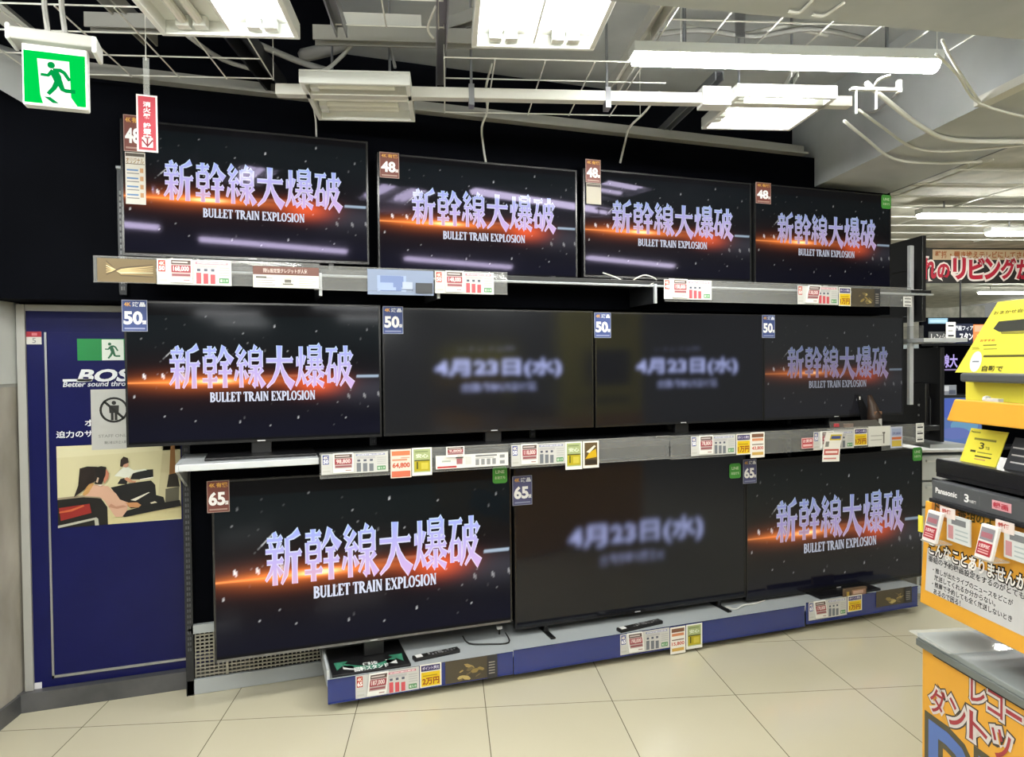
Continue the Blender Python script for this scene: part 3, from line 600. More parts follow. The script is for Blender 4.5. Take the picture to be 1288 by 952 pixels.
mb = MB(); mb.box(BX0 + .002, SHB, -DR - .01, BX0 + .014, SHB + .045, -3.55, 'post_grey'); mb.build('end_stop', shelf_b)
MX0 = onY(224, 580, DR)[0]
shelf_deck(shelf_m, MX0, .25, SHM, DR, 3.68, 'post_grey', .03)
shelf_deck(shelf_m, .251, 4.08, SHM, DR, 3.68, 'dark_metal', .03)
mb = MB()
mb.hexa([(MX0 - .012, SHM, -DR), (MX0, SHM, -DR), (MX0, SHM, -3.7), (MX0 - .012, SHM, -3.7)], [(MX0 - .012, SHM - .03, -DR), (MX0, SHM - .03, -DR), (MX0, SHM - .16, -3.7), (MX0 - .012, SHM - .16, -3.7)], 'post_grey'); mb.build('bracket', shelf_m)
TX0 = onY(120, 340, DR)[0]
shelf_deck(shelf_t, TX0 + .10, 4.08, SHT, DR + .06, 3.575, 'black_plastic', .022)
mb = MB(); mb.tube([(TX0 + .1, SHT - .030, -DR - .05), (4.08, SHT - .030, -DR - .05)], .007, 'shelf_grey'); mb.build('front_rod', shelf_t)
for px in (402, 552, 828):
    mb = MB(); bx = onY(px, 360, DR)[0]; mb.box(bx, SHT - .125, -DR - .05, bx + .012, SHT - .02, -3.59, 'dark_metal'); mb.box(bx, SHT - .125, -DR - .035, bx + .014, SHT - .02, -DR - .05, 'post_grey'); mb.build('bracket', shelf_t)
def rail(par, x0, y0t, y0b, x1, y1t, y1b, D, m, label, lip=True):
    A0, A1, B0, B1 = onY(x0, y0t, D), onY(x0, y0b, D), onY(x1, y1t, D), onY(x1, y1b, D); zt, zb = (A0[1] + B0[1]) / 2, (A1[1] + B1[1]) / 2
    mb = MB(); mb.box(A0[0], zb, -D, B0[0], zt, -D - .003, m)
    if lip: mb.box(A0[0], zb, -D + .006, B0[0], zb + .004, -D - .003, m); mb.box(A0[0], zt - .004, -D + .004, B0[0], zt, -D - .003, m)
    return mb.build('price_rail', par, label=label), zt, zb
_, T1t, T1b = rail(shelf_t, 117, 321, 354, 402, 332, 363, DR - .02, 'clear_rail', 'clear acrylic price rail')
_, T2t, T2b = rail(shelf_t, 394, 331, 364, 638, 345, 371, DR - .02, 'clear_rail', 'clear acrylic price rail')
_, T3t, T3b = rail(shelf_t, 836, 351, 379, 1146, 362, 386, DR - .02, 'clear_rail', 'clear acrylic price rail')
_, M1t, M1b = rail(shelf_m, 402, 571, 600, 640, 557, 590, DR - .01, 'clear_rail', 'clear acrylic price rail')
_, M2t, M2b = rail(shelf_m, 641, 556, 588, 842, 549, 578, DR - .01, 'clear_rail', 'clear acrylic price rail')
_, M3t, M3b = rail(shelf_m, 843, 549, 578, 1161, 532, 558, DR - .01, 'clear_rail', 'clear acrylic price rail')
for x0, a, b, x1, c, d in ((412, 856, 886, 645, 819, 847), (646, 819, 847, 1012, 761, 788), (1014, 759, 787, 1154, 736, 760)): rail(shelf_b, x0, a, b, x1, c, d, DR, 'blue_rail', 'glossy blue price rail')

# ------------------------------------------------------------------ price cards
def eink(mb, u0, v0, u1, v1, w, price, frame='#e9e9e6', skew=0., head='#5b4a46'):
    h, d = v1 - v0, u1 - u0
    S = lambda pts: [(a + skew * (b - v0), b) for a, b in pts]
    R_ = lambda a, b, c, e, ww, m: mb.poly(S([(u0 + a * d, v0 + b * h), (u0 + c * d, v0 + b * h), (u0 + c * d, v0 + e * h), (u0 + a * d, v0 + e * h)]), ww, m)
    mb.prism(S([(u0, v0), (u1, v0), (u1, v1), (u0, v1)]), w, w + .006, frame)
    R_(.07, .22, .93, .94, w + .0065, '#b8a9a6'); R_(.07, .76, .93, .94, w + .007, head); R_(.07, .42, .93, .72, w + .007, '#97404a'); R_(.1, .27, .9, .36, w + .007, '#8e5058')
    mb.text(price, u0 + d * .16 + skew * h * .5, v0 + h * .46, u0 + d * .84 + skew * h * .5, v0 + h * .68, w + .0076, '#e7d4d3', .03); R_(.6, .08, .88, .13, w + .007, '#aa8888')
    R_(.12, .82, .8, .88, w + .0076, '#c9bfbc')
def card(kind, box, D, label, price='', group=None, skew=0., num='50'):
    x0, y0, x1, y1, yb = box           # top-left, top-right (y1) and bottom-left (yb)
    A, Bq, Cc = onY(x0, y0, D), onY(x1, y1, D), onY(x0, yb, D)
    v1 = (A[1] + Bq[1]) / 2; h = A[1] - Cc[1]; v0 = v1 - h; u0, u1 = A[0], Bq[0]; d = u1 - u0; w = -D
    mb = MB()
    q = lambda a, b, c, e, ww, m: mb.rect(u0 + a * d, v0 + b * h, u0 + c * d, v0 + e * h, w + .0012 + ww * .0005, m)
    tx = lambda t, a, b, c, e, ww, m, off=.02: mb.text(t, u0 + a * d, v0 + b * h, u0 + c * d, v0 + e * h, w + .0012 + ww * .0005, m, off)
    kid = None
    def base(c): mb.box(u0, v0, w, u1, v1, w + .0012, c)
    if kind in ('red', 'blue'):
        base('#c6c6c4'); acc = '#b03a30' if kind == 'red' else '#4a5390'; bar = '#c9545c' if kind == 'red' else '#6f747c'
        q(.02, .5, .11, .95, 1, acc); tx('4K', .03, .76, .10, .90, 2, '#f0e8d8'); tx(num, .03, .55, .10, .72, 2, '#ffffff', .03); q(.02, .12, .13, .2, 1, '#b9b9b5'); q(.02, .3, .13, .36, 1, '#c2c2be')
        q(.51, .84, .95, .93, 1, '#c77e90' if kind == 'red' else '#8b93b5'); tx('使用機能比較表', .53, .86, .93, .91, 2, '#f3eef0')
        for k in range(3): q(.52 + k * .095, .06, .585 + k * .095, .50 - .03 * k, 1, bar); q(.53 + k * .095, .56, .575 + k * .095, .66, 1, '#55596a')
        for k in range(5): q(.52, .70 + k * .022, .80, .708 + k * .022, 1, '#9b98a6')
        q(.83, .1, .96, .30, 1, '#4f8a58'); tx('省エネ', .84, .14, .95, .26, 2, '#dbe8d8')
        for k in range(4): q(.83, .40 + k * .10, .97, .43 + k * .10, 1, '#a9abac')
        base_k = MB(); eink(base_k, u0 + .17 * d, v0 + .08 * h, u0 + .47 * d, v0 + 1.02 * h, w + .003, price, skew=skew); kid = base_k
    elif kind == 'brown':
        base('#d5d2ca'); q(0, .60, 1, 1, 1, '#6a473f'); tx('残価設定型クレジットが人気', .15, .70, .82, .90, 2, '#d9c9c2', .01)
        for k, (a, c) in enumerate(((.02, .36), (.38, .65), (.67, .98))):
            q(a, .05, c, .57, 1, '#e3e1da'); [q(a + .02, .10 + j * .11, c - .03 - .04 * (j % 2), .13 + j * .11, 2, ('#8c8a84', '#a39f96', '#9cae86')[k]) for j in range(4)]
        q(.44, .15, .6, .2, 3, '#55534f'); q(.47, .25, .57, .40, 3, '#6d6a64'); q(.04, .44, .2, .52, 3, '#5c5a56')
    elif kind == 'yellow':
        base('#e6e4da'); q(.06, .05, .94, .66, 1, '#ddbc22'); q(.06, .70, .94, .95, 1, '#3f3866'); tx('ポイント還元', .12, .76, .88, .90, 2, '#d8d4e8'); tx(price or '1万円', .12, .12, .88, .40, 2, '#8c3a20', .03); q(.14, .48, .8, .52, 2, '#a5871a')
    elif kind == 'orange':
        base('#e2cfc4'); q(.06, .78, .94, .94, 1, '#cf7a55'); q(.08, .60, .8, .66, 1, '#c98d70'); tx(price, .1, .34, .92, .52, 1, '#c0543a', .04); q(.05, .03, .95, .24, 1, '#c9694f'); q(.5, .68, .92, .72, 1, '#c7a08c')
    elif kind == 'offer':
        base('#e7e5df'); q(.08, .8, .92, .94, 1, '#7d5946'); q(.1, .66, .9, .76, 1, '#cf8b66'); q(.1, .5, .9, .54, 1, '#7a6a60'); tx(price, .1, .30, .9, .44, 1, '#c05a50', .03); q(.1, .10, .9, .22, 1, '#c9a455')
    elif kind == 'green':
        base('#e9eae4'); q(.08, .12, .92, .95, 1, '#a3b07e'); q(.12, .16, .88, .55, 2, '#b0a326'); q(.12, .52, .88, .56, 3, '#4d4a20'); q(.22, .24, .30, .5, 3, '#57551e'); q(.45, .22, .80, .46, 3, '#c8bb4a'); tx('安心', .2, .64, .8, .78, 3, '#dfe6cf', .03); q(.14, .84, .8, .88, 3, '#7e8b5c')
    elif kind == 'black':
        base('#e6e3da'); q(.1, .1, .9, .94, 1, '#5a4a30'); q(.14, .14, .86, .3, 2, '#2e2820'); mb.poly([(u0 + .14 * d, v0 + .34 * h), (u0 + .86 * d, v0 + .4 * h), (u0 + .8 * d, v0 + .7 * h), (u0 + .4 * d, v0 + .58 * h)], w + .003, '#c9a51e'); mb.poly([(u0 + .2 * d, v0 + .6 * h), (u0 + .7 * d, v0 + .84 * h), (u0 + .8 * d, v0 + .8 * h), (u0 + .4 * d, v0 + .56 * h)], w + .0032, '#e0ddcf')
    elif kind == 'spec':
        base('#e2e1dd'); q(.02, .06, .28, .2, 1, '#b23b40'); q(.08, .5, .2, .62, 1, '#a9b2a9'); q(.28, .3, .36, .72, 1, '#a0646a'); q(.27, .74, .37, .92, 1, '#57504f')
        q(.54, .78, .84, .9, 1, '#77797b'); [q(.54 + k * .078, .15, .59 + k * .078, .6, 1, '#8b8d90') for k in range(4)]; q(.88, .15, .95, .42, 1, '#8b8d90'); q(.88, .6, .95, .85, 1, '#8b8d90'); q(.54, .64, .8, .70, 1, '#a5a6a8'); q(.4, .25, .48, .8, 1, '#cfcfcc')
    elif kind == 'tinyred': base('#d8b0b0'); q(.06, .08, .94, .92, 1, '#b8474e'); tx('お買得', .12, .55, .88, .85, 2, '#f0dede', .02); q(.12, .2, .88, .4, 2, '#e2b8b8')
    elif kind == 'bluey': base('#b9bfd2'); q(.1, .08, .9, .36, 1, '#c8b04a'); q(.1, .4, .9, .52, 1, '#c26a3e'); q(.1, .58, .9, .92, 1, '#99a4c4'); tx(price, .16, .62, .84, .74, 2, '#56608c')
    elif kind == 'white': base('#d8d8d4'); q(.1, .3, .6, .34, 1, '#a9a9a5'); q(.1, .5, .66, .56, 1, '#b5b5b0'); q(.66, .12, .72, .7, 1, '#77756f'); q(.63, .62, .75, .7, 1, '#66645e')
    elif kind == 'endtag':
        base('#e4e4e2'); [q(.15, .1 + k * .32, .85, .18 + k * .32, 1, '#33353a') for k in range(3)]; [q(.15, .24 + k * .32, .7, .27 + k * .32, 1, '#8b8d90') for k in range(3)]
    elif kind == 'gold':
        base('#4c4538'); 
        for k in range(14):
            a, b = random.uniform(.25, .7), random.uniform(.1, .75); r = random.uniform(.04, .12); mb.poly([(u0 + (a + r * math.cos(t) * .9) * d, v0 + (b + r * 1.2 * math.sin(t + k)) * h) for t in (0, 1.1, 2.2, 3.3, 4.4, 5.5)], w + .0015 + k * .0002, random.choice(['#8d7a48', '#6d6044', '#b8a46a', '#57513f', '#a08a58']))
        q(.80, .0, 1., 1., 9, '#343437'); [q(.83, .2 + k * .12, .95, .25 + k * .12, 10, '#8f8b84') for k in range(5)]
    elif kind == 'swirl':
        base('#6a5a3c'); [mb.stroke([(u0 + d * .15, v0 + h * (.9 - .1 * k)), (u0 + d * .4, v0 + h * (.3 + .05 * k)), (u0 + d * .95, v0 + h * (.25 + .09 * k))], [h * .03, h * .07, h * .02], w + .0016 + k * .0002, random.choice(['#c0a878', '#8a7448', '#4d4029', '#d5c6a0'])) for k in range(7)]
    elif kind == 'bluefilm':
        base('#7f8ca6'); [q(random.uniform(.1, .7), random.uniform(.05, .8), random.uniform(.3, .95), random.uniform(.1, .9), 1 + k, random.choice(['#92a2c4', '#6a7ba6', '#a8b2c6', '#5c6474'])) for k in range(9)]; q(.72, .08, .98, .5, 12, '#3c3e42')
    o = mb.build('price_card' if kind not in ('gold', 'swirl', 'bluefilm', 'brown', 'white') else 'leaflet', label=label, cat='price card' if kind not in ('gold', 'swirl', 'bluefilm', 'brown', 'white') else 'leaflet', group=group)
    if kid: kid.build('price_display', o)
    return o
TD = DR - .028; PG = 'price cards on the shelf rails'
card('red', (197, 325, 291, 329, 357), TD, 'white card with red bars at the left of the top rail', '168,000', PG)
card('brown', (318, 334, 401, 337, 361), TD, 'brown-headed white leaflet right of the leftmost top rail card', group=PG)
card('swirl', (122, 324, 196, 327, 354), TD + .006, 'golden brown swirl strip in the clear rail at its left tip', group=PG)
card('bluefilm', (462, 337, 545, 342, 369), TD + .006, 'pale blue film strip inside the clear top rail', group=PG)
card('red', (547, 340, 621, 344, 368), TD, 'white card with red bars under the second top television', '148,000', PG)
card('red', (835, 351, 895, 353, 376), TD, 'white card with red bars at the left end of the right clear rail', '158,000', PG, num='48')
card('red', (1003, 358.5, 1054, 361, 382), TD, 'white red-barred card beside the small yellow card under the last top television', '138,000', PG, skew=.25)
card('yellow', (1055, 361, 1070, 362, 384.5), TD, 'small yellow card at the right of the top rail', group=PG)
card('gold', (1071, 362, 1106, 364, 385), TD + .004, 'dark gold photo strip at the right of the top rail', group=PG)
card('endtag', (1136, 373, 1147, 373, 386), TD, 'small white tag clipped on the post at the top rail end', group=PG)
MD = DR - .018
card('blue', (404, 572, 488, 567, 598), MD, 'white card with grey bars at the left end of the middle rail', '98,800', PG)
card('orange', (491, 566, 517, 564, 602), MD, 'orange and white price slip hanging on the middle rail', '64,800', PG)
card('green', (518, 564, 543, 562, 599), MD, 'green slip right beside the orange slip on the middle rail', '', PG)
card('spec', (548, 574, 639, 568, 591), MD, 'low long white specification strip above the bottom left set', '', PG)
mb = MB(); a, b = onY(561, 562, MD - .006), onY(584, 574, MD - .006); eink(mb, a[0], b[1], b[0], a[1], -MD + .004, '9,800'); mb.build('price_tag', label='tiny electronic tag above the long specification strip', cat='price card', group=PG)
card('blue', (643, 560, 711, 556, 587), MD, 'white card with grey bars under the blurred date set', '118,800', PG)
card('green', (711, 556, 732, 555, 591), MD - .004, 'green slip beside the black and yellow slip on the middle rail', '', PG)
card('black', (733, 555, 753, 554, 589), MD - .004, 'black and yellow slip in a white border on the middle rail', '', PG)
card('blue', (869, 549, 925, 546, 574), MD, 'white card with grey bars next to a yellow card and a striped slip', '78,800', PG)
card('yellow', (926, 546, 944, 545, 572), MD, 'yellow card left of the pale striped slip on the middle rail', '', PG)
card('offer', (944, 544, 961.5, 543, 576), MD - .004, 'pale slip with red figures beside the yellow middle card', '43,800', PG)
card('tinyred', (1008, 551, 1023, 550, 564.5), MD, 'small red sticker card on the middle rail', '', PG)
card('blue', (1023, 544, 1074, 540, 567), MD, 'white card with grey bars behind the tilted white slip', '69,800', PG)
card('yellow', (1074, 539, 1091, 538, 561), MD, 'yellow card left of the plain white leaflet on the middle rail', '', PG)
card('white', (1092, 537, 1120, 535, 562), MD, 'plain white folded leaflet on the right of the middle rail', group=PG)
card('bluey', (1120, 537, 1135, 536, 564), MD - .004, 'bluish white card with yellow block at the right of the middle rail', '59,800', PG)
card('endtag', (1152, 533, 1162, 531, 557), MD, 'narrow white tag at the right tip of the middle rail', '', PG)
LD = DR - .003
card('red', (447, 850, 527, 838, 880), LD, 'white card with red bars on the blue rail at lower left', '187,000', PG, skew=.12, num='65')
card('yellow', (528, 837, 555, 832, 866), LD, 'yellow card reading two ten-thousand yen on the blue rail', '2万円', PG)
card('gold', (560, 832, 625, 823, 861), LD, 'dark food photo strip on the blue rail near the yellow card', group=PG)
card('blue', (780, 798, 842, 789, 824), LD, 'white card with grey bars on the blue rail under the remote', '198,000', PG, skew=-.12, num='65')
card('offer', (843, 789, 862, 787, 823), LD - .004, 'brown and peach striped slip on the blue rail', '15,800', PG)
card('green', (863, 786, 883, 783, 817), LD - .004, 'green slip on the blue rail', '', PG)
card('blue', (1017, 758, 1065, 750, 781), LD, 'white card with grey bars at the right section of the blue rail', '178,000', PG, skew=-.15, num='65')
card('yellow', (1066, 750, 1084, 747, 770), LD, 'yellow card at the right section of the blue rail', '', PG)
card('gold', (1102, 744, 1146, 737, 764), LD, 'dark food photo strip at the far right of the blue rail', group=PG)
# tilted slip curling off the middle rail
a = onY(1032, 544, MD - .01); b = onY(1057, 578, MD - .01)
mb = MB(); u0, v1, u1, v0 = a[0], a[1], b[0], b[1]; hh = v1 - v0; dd = u1 - u0; w = -MD + .012
def sl(f0, f1, g0, g1, ww, m):
    p = lambda s_, t_: (u0 + dd * (.14 * t_ + .86 * s_ - .26 * (1 - t_) + .14), v0 + hh * t_ - .004 * s_, w + .03 * (1 - t_) ** 2 + ww * .0006)
    n = 8; P = []; F = []
    for i in range(n + 1): t_ = g0 + (g1 - g0) * i / n; P += [p(f0, t_), p(f1, t_)]
    for i in range(n): F.append((2 * i, 2 * i + 1, 2 * i + 3, 2 * i + 2))
    mb.add(P, F, m)
sl(0, 1, 0, 1, 0, '#e3e0da'); sl(.3, .95, .72, .92, 1, '#c8b22c'); sl(.36, .9, .77, .87, 2, '#4a5390'); sl(.1, .3, .5, .68, 1, '#77756f'); sl(.08, .92, .22, .42, 1, '#b8524a'); sl(.15, .85, .28, .36, 2, '#e6cfc8'); sl(.08, .8, .08, .13, 1, '#c77e76')
mb.build('price_slip', label='white slip with red figures curling off the middle rail', cat='price card', group=PG)
# leaflet lying on the middle shelf
mb = MB(); a, b = onY(1047, 541, DR + .03), onY(1110, 529, DR + .03); z = SHM
mb.box(a[0], z, -DR - .01, b[0], z + .004, -DR - .09, '#c9c6c0'); mb.hexa([(a[0], z + .004, -DR - .03), (b[0], z + .004, -DR - .03), (b[0], z + .004, -DR - .05), (a[0], z + .004, -DR - .05)], [(a[0] + .005, z + .05, -DR - .055), (b[0] - .02, z + .05, -DR - .055), (b[0] - .02, z + .05, -DR - .06), (a[0] + .005, z + .05, -DR - .06)], '#55524e')
mb.box(a[0] + .02, z + .02, -DR - .028, a[0] + .05, z + .04, -DR - .04, '#b8474e'); mb.box(a[0] + .09, z + .014, -DR - .028, a[0] + .16, z + .036, -DR - .04, '#8b7a70')
mb.build('leaflet', label='dark printed leaflet standing on the middle shelf near the right', cat='leaflet')
mb = MB(); a, b = onY(1060, 751, DR + .05), onY(1087, 737, DR + .05)
mb.box(a[0], SHB, -DR - .03, b[0], SHB + .055, -DR - .05, '#6b5844'); mb.rect(a[0] + .01, SHB + .01, a[0] + .03, SHB + .04, -DR - .029, '#c9a94e'); mb.rect(a[0] + .05, SHB + .008, b[0] - .01, SHB + .046, -DR - .029, '#a9836a'); mb.rect(a[0] + .06, SHB + .02, b[0] - .03, SHB + .04, -DR - .0285, '#d6b6a0')
mb.build('leaflet_box', label='small printed brown box on the bottom shelf under the right television', cat='box')

# ------------------------------------------------------------------ things lying on the shelves
zb = SHB
mb = MB(); L0 = onY(412, 845, DR + .03)[0] + .02
TT = thing('turntable_stand', (L0 + .18, 3.42, SHB), 'black rotating stand mat with green arrow print on the bottom shelf', 'stand')
mb.box(L0, SHB, -DR - .02, L0 + .37, SHB + .012, -3.62, 'black_plastic'); mb.build('base_plate', TT, bevel=.003)
mb = MB(); 
def tm(u, v): return (L0 + .02 + u * .33, SHB + .0125, -3.44 + v * .15)
arc = [(.12 + .76 * i / 14, .30 + .42 * math.sin(math.pi * i / 14)) for i in range(15)]
P = []; 
for (u, v) in arc: P += [tm(u, v - .15), tm(u, v + .15)]
mb.add(P, [(2 * i, 2 * i + 2, 2 * i + 3, 2 * i + 1) for i in range(14)], '#3c7f66')
mb.add([tm(.20, .02), tm(.02, .62), tm(.0, .02)], [(0, 1, 2)], '#3c7f66'); mb.add([tm(.80, .02), tm(.98, .62), tm(1.0, .02)], [(0, 1, 2)], '#3c7f66')
mb.fr = Frame((L0 + .02, 3.455, SHB + .0132), XU, YU, ZU)
mb.text('回転スタンド', .085, -.150, .245, -.105, 0, '#f4f6f4', .035); mb.text('便利な', .13, -.100, .20, -.065, 0, '#f4f6f4', .035); mb.fr = WALL
for u in (.16, .78): mb.add([tm(u - .05, .32), tm(u + .10, .42), tm(u + .10, .74), tm(u - .05, .60)], [(0, 3, 2, 1)], '#d7dbd8')
mb.build('arrow_print', TT, label='green arrow print with white lettering')
def remote(px0, py0, px1, py1, label):
    (a0, b0), (a1, b1) = [(float(q[0]), float(q[1])) for q in (C0 + ray(px0, py0) * ((SHB - CH) / ray(px0, py0)[2]), C0 + ray(px1, py1) * ((SHB - CH) / ray(px1, py1)[2]))]
    d = np.array([a1 - a0, b1 - b0]); L = np.linalg.norm(d); d /= L; n = np.array([-d[1], d[0]])
    t = thing('remote_control', (a0 + d[0] * L / 2, b0 + d[1] * L / 2, SHB), label, 'remote control', 'remote controls on the bottom shelf')
    fr = Frame((a0, b0, SHB), (*d, 0), (*n, 0), ZU); mb = MB(fr); mb.box(0, -.022, 0, L, .022, .018, 'black_plastic'); mb.build('body', t, bevel=.004)
    mb = MB(fr)
    for i in range(9):
        for j in range(3): mb.box(L * .32 + i * L * .07, -.014 + j * .011, .018, L * .32 + i * L * .07 + .009, -.008 + j * .011, .020, random.choice(['#3c3c3e', '#6a6a6c', '#2a2a2c', '#9a9a9c']))
    mb.box(L * .55, -.009, .018, L * .62, .009, .021, '#77777a'); mb.build('buttons', t)
    mb = MB(fr); mb.box(.012, -.015, .018, .045, .015, .0195, '#e6e6e4'); mb.build('sticker', t, label='white sticker')
remote(520, 831, 577, 819, 'black remote control beside the rotating stand mat')
remote(778, 795, 831, 783, 'black remote control on the bottom shelf under the middle television')
def cable(pts, r, m, label, name='cable', group=None, smooth=4, cat='cable'):
    P = [np.array(p, float) for p in pts]; Q = []
    for i in range(len(P) - 1):
        p0, p1, p2, p3 = P[max(i - 1, 0)], P[i], P[i + 1], P[min(i + 2, len(P) - 1)]
        for k in range(smooth): t = k / smooth; Q.append(.5 * ((2 * p1) + (p2 - p0) * t + (2 * p0 - 5 * p1 + 4 * p2 - p3) * t * t + (3 * p1 - p0 - 3 * p2 + p3) * t ** 3))
    Q.append(P[-1]); mb = MB(); mb.tube([(q[0], q[2], -q[1]) for q in Q], r, m, 6); return mb.build(name, smooth=True, label=label, cat=cat, group=group)
def sh(x, y, z): v = ray(x, y); p = C0 + v * ((z - CH) / v[2]); return (p[0], p[1], p[2])
def wl(x, y, D): q = onY(x, y, D); return (q[0], D, q[1])
cable([sh(582, 800, SHB + .02), sh(590, 809, SHB + .008), sh(615, 810, SHB + .006), sh(640, 808, SHB + .006), sh(636, 796, SHB + .02)], .004, 'cable_black', 'black cable looping on the bottom shelf between two televisions')
mb = MB(); p = sh(628, 793, SHB + .02); mb.box(p[0] - .014, SHB + .03, -p[1] - .01, p[0] + .014, SHB + .045, -p[1] + .01, 'white_plastic'); mb.box(p[0] - .004, SHB, -p[1] - .004, p[0] + .004, SHB + .03, -p[1] + .004, 'cable_black'); mb.build('cable_plug', label='small white plug above the black cable loop', cat='plug')
cable([sh(912, 763, SHB + .005), sh(925, 766, SHB + .005), sh(935, 761, SHB + .012), sh(950, 759, SHB + .005), sh(962, 755, SHB + .005)], .004, 'cable_white', 'white cable with a plug on the bottom shelf')
cable([wl(758, 343, DR + .1), wl(775, 349, DR + .08), wl(790, 356, DR + .07), wl(800, 350, DR + .07), wl(812, 346, DR + .08), wl(826, 352, DR + .07), wl(818, 358, DR + .06)], .004, 'cable_white', 'white cables tangled under the third top television')
cable([wl(733, 250, 3.57), wl(731, 285, 3.56), wl(735, 305, 3.56), wl(742, 318, 3.57)], .005, 'cable_grey', 'grey cable in the gap left of the third top television')
# leaning figure stand at the right end of the middle shelf
tx_, tz_ = onY(1100, 530, DR + .08)
S = thing('acrylic_stand', (tx_ + .03, DR + .1, SHM), 'dark brown bottle-like ornament with black card leaning by the right post', 'ornament')
mb = MB(); mb.tube([(tx_ + .02, SHM, -DR - .10), (tx_ + .02, SHM + .07, -DR - .10), (tx_ + .015, SHM + .13, -DR - .11), (tx_, SHM + .2, -DR - .12)], [.040, .042, .028, .012], '#3a2c24', 12); mb.build('bottle', S, smooth=True)
mb = MB(); mb.hexa([(tx_ - .02, SHM, -DR - .15), (tx_ + .09, SHM, -DR - .15), (tx_ + .09, SHM, -DR - .155), (tx_ - .02, SHM, -DR - .155)], [(tx_ - .06, SHM + .2, -DR - .16), (tx_ - .03, SHM + .2, -DR - .16), (tx_ - .03, SHM + .2, -DR - .165), (tx_ - .06, SHM + .2, -DR - .165)], '#17171a'); mb.rect(tx_ - .045, SHM + .17, tx_ - .035, SHM + .19, -DR - .1555, '#dedede'); mb.build('dark_card', S)
mb = MB(); mb.box(tx_ + .005, SHM + .01, -DR - .052, tx_ + .03, SHM + .055, -DR - .054, '#d0cfca'); mb.box(tx_ - .01, SHM + .08, -DR - .07, tx_ + .05, SHM + .1, -DR - .075, '#8c6a54'); mb.build('label_sticker', S)

# ------------------------------------------------------------------ ceiling lights
def fixture(a0, a1, b0, b1, z, along, lit, label):
    t = thing('ceiling_light', gp((a0 + a1) / 2, z, (b0 + b1) / 2), label, 'ceiling light', 'fluorescent ceiling fixtures')
    hgt = .048; mb = MB(GRID); e = .02
    for bx in ((a0, b0, a1, b0 + e), (a0, b1 - e, a1, b1), (a0, b0 + e, a0 + e, b1 - e), (a1 - e, b0 + e, a1, b1 - e)): mb.box(bx[0], z, -bx[1], bx[2], z + hgt, -bx[3], 'cream_enamel')
    mb.box(a0, z + hgt, -b0, a1, z + hgt + .008, -b1, 'cream_enamel'); mb.build('housing', t, bevel=.003)
    mb = MB(GRID); am, bm = (a0 + a1) / 2, (b0 + b1) / 2; k = .03
    if along == 'b': mb.hexa([(am - k, z + hgt, -b0 - e), (am + k, z + hgt, -b0 - e), (am + k, z + hgt, -b1 + e), (am - k, z + hgt, -b1 + e)], [(am - .004, z + .012, -b0 - e), (am + .004, z + .012, -b0 - e), (am + .004, z + .012, -b1 + e), (am - .004, z + .012, -b1 + e)], 'reflector')
    else: mb.hexa([(a0 + e, z + hgt, -bm + k), (a1 - e, z + hgt, -bm + k), (a1 - e, z + hgt, -bm - k), (a0 + e, z + hgt, -bm - k)], [(a0 + e, z + .012, -bm + .004), (a1 - e, z + .012, -bm + .004), (a1 - e, z + .012, -bm - .004), (a0 + e, z + .012, -bm - .004)], 'reflector')
    mb.build('divider', t)
    for i, on in enumerate(lit):
        mb = MB(GRID); m = 'tube_lit' if on else 'tube_off'
        for dd_ in (-.026, .026):
            if along == 'b': c = a0 + (a1 - a0) * (.25 + .5 * i) + dd_; mb.tube([(c, z + .028, -b0 - .05), (c, z + .028, -b1 + .07)], .015, m, 10)
            else: c = b0 + (b1 - b0) * (.27 + .46 * i) + dd_; mb.tube([(a0 + .05, z + .028, -c), (a1 - .07, z + .028, -c)], .015, m, 10)
        mb.build('tube', t, smooth=False, label='lit tube' if on else 'unlit tube')
        mb = MB(GRID)
        if along == 'b': c = a0 + (a1 - a0) * (.25 + .5 * i); mb.box(c - .05, z + .010, -b1 + .065, c - .006, z + .046, -b1 + .03, 'cream_enamel'); mb.box(c + .006, z + .010, -b1 + .065, c + .05, z + .046, -b1 + .03, 'cream_enamel')
        else: c = b0 + (b1 - b0) * (.27 + .46 * i); mb.box(a0 + .03, z + .010, -c + .045, a0 + .065, z + .046, -c + .004, 'cream_enamel'); mb.box(a0 + .03, z + .010, -c - .004, a0 + .065, z + .046, -c - .045, 'cream_enamel')
        mb.build('lamp_socket', t, bevel=.002)
    for aa in (a0 + .1, a1 - .1): mb = MB(GRID); mb.tube([(aa, z + .05, -(b0 + b1) / 2), (aa, 3.275, -(b0 + b1) / 2)], .006, 'channel_steel'); mb.build('hanger_rod', t)
ZF = 2.75
fixture(-.975, -.505, 2.05, 2.545, ZF, 'b', (0, 1), 'square ceiling light at top left with one half lit')
fixture(.10, .55, 2.07, 2.575, ZF, 'b', (1, 1), 'square ceiling light at top centre with both tubes lit')
fixture(-.59, -.14, 2.925, 3.37, ZF, 'a', (0, 0), 'unlit square ceiling light above the first and second top televisions')
fixture(1.265, 1.72, 2.965, 3.40, ZF, 'a', (1, 1), 'lit square ceiling light hanging near the concrete beam')
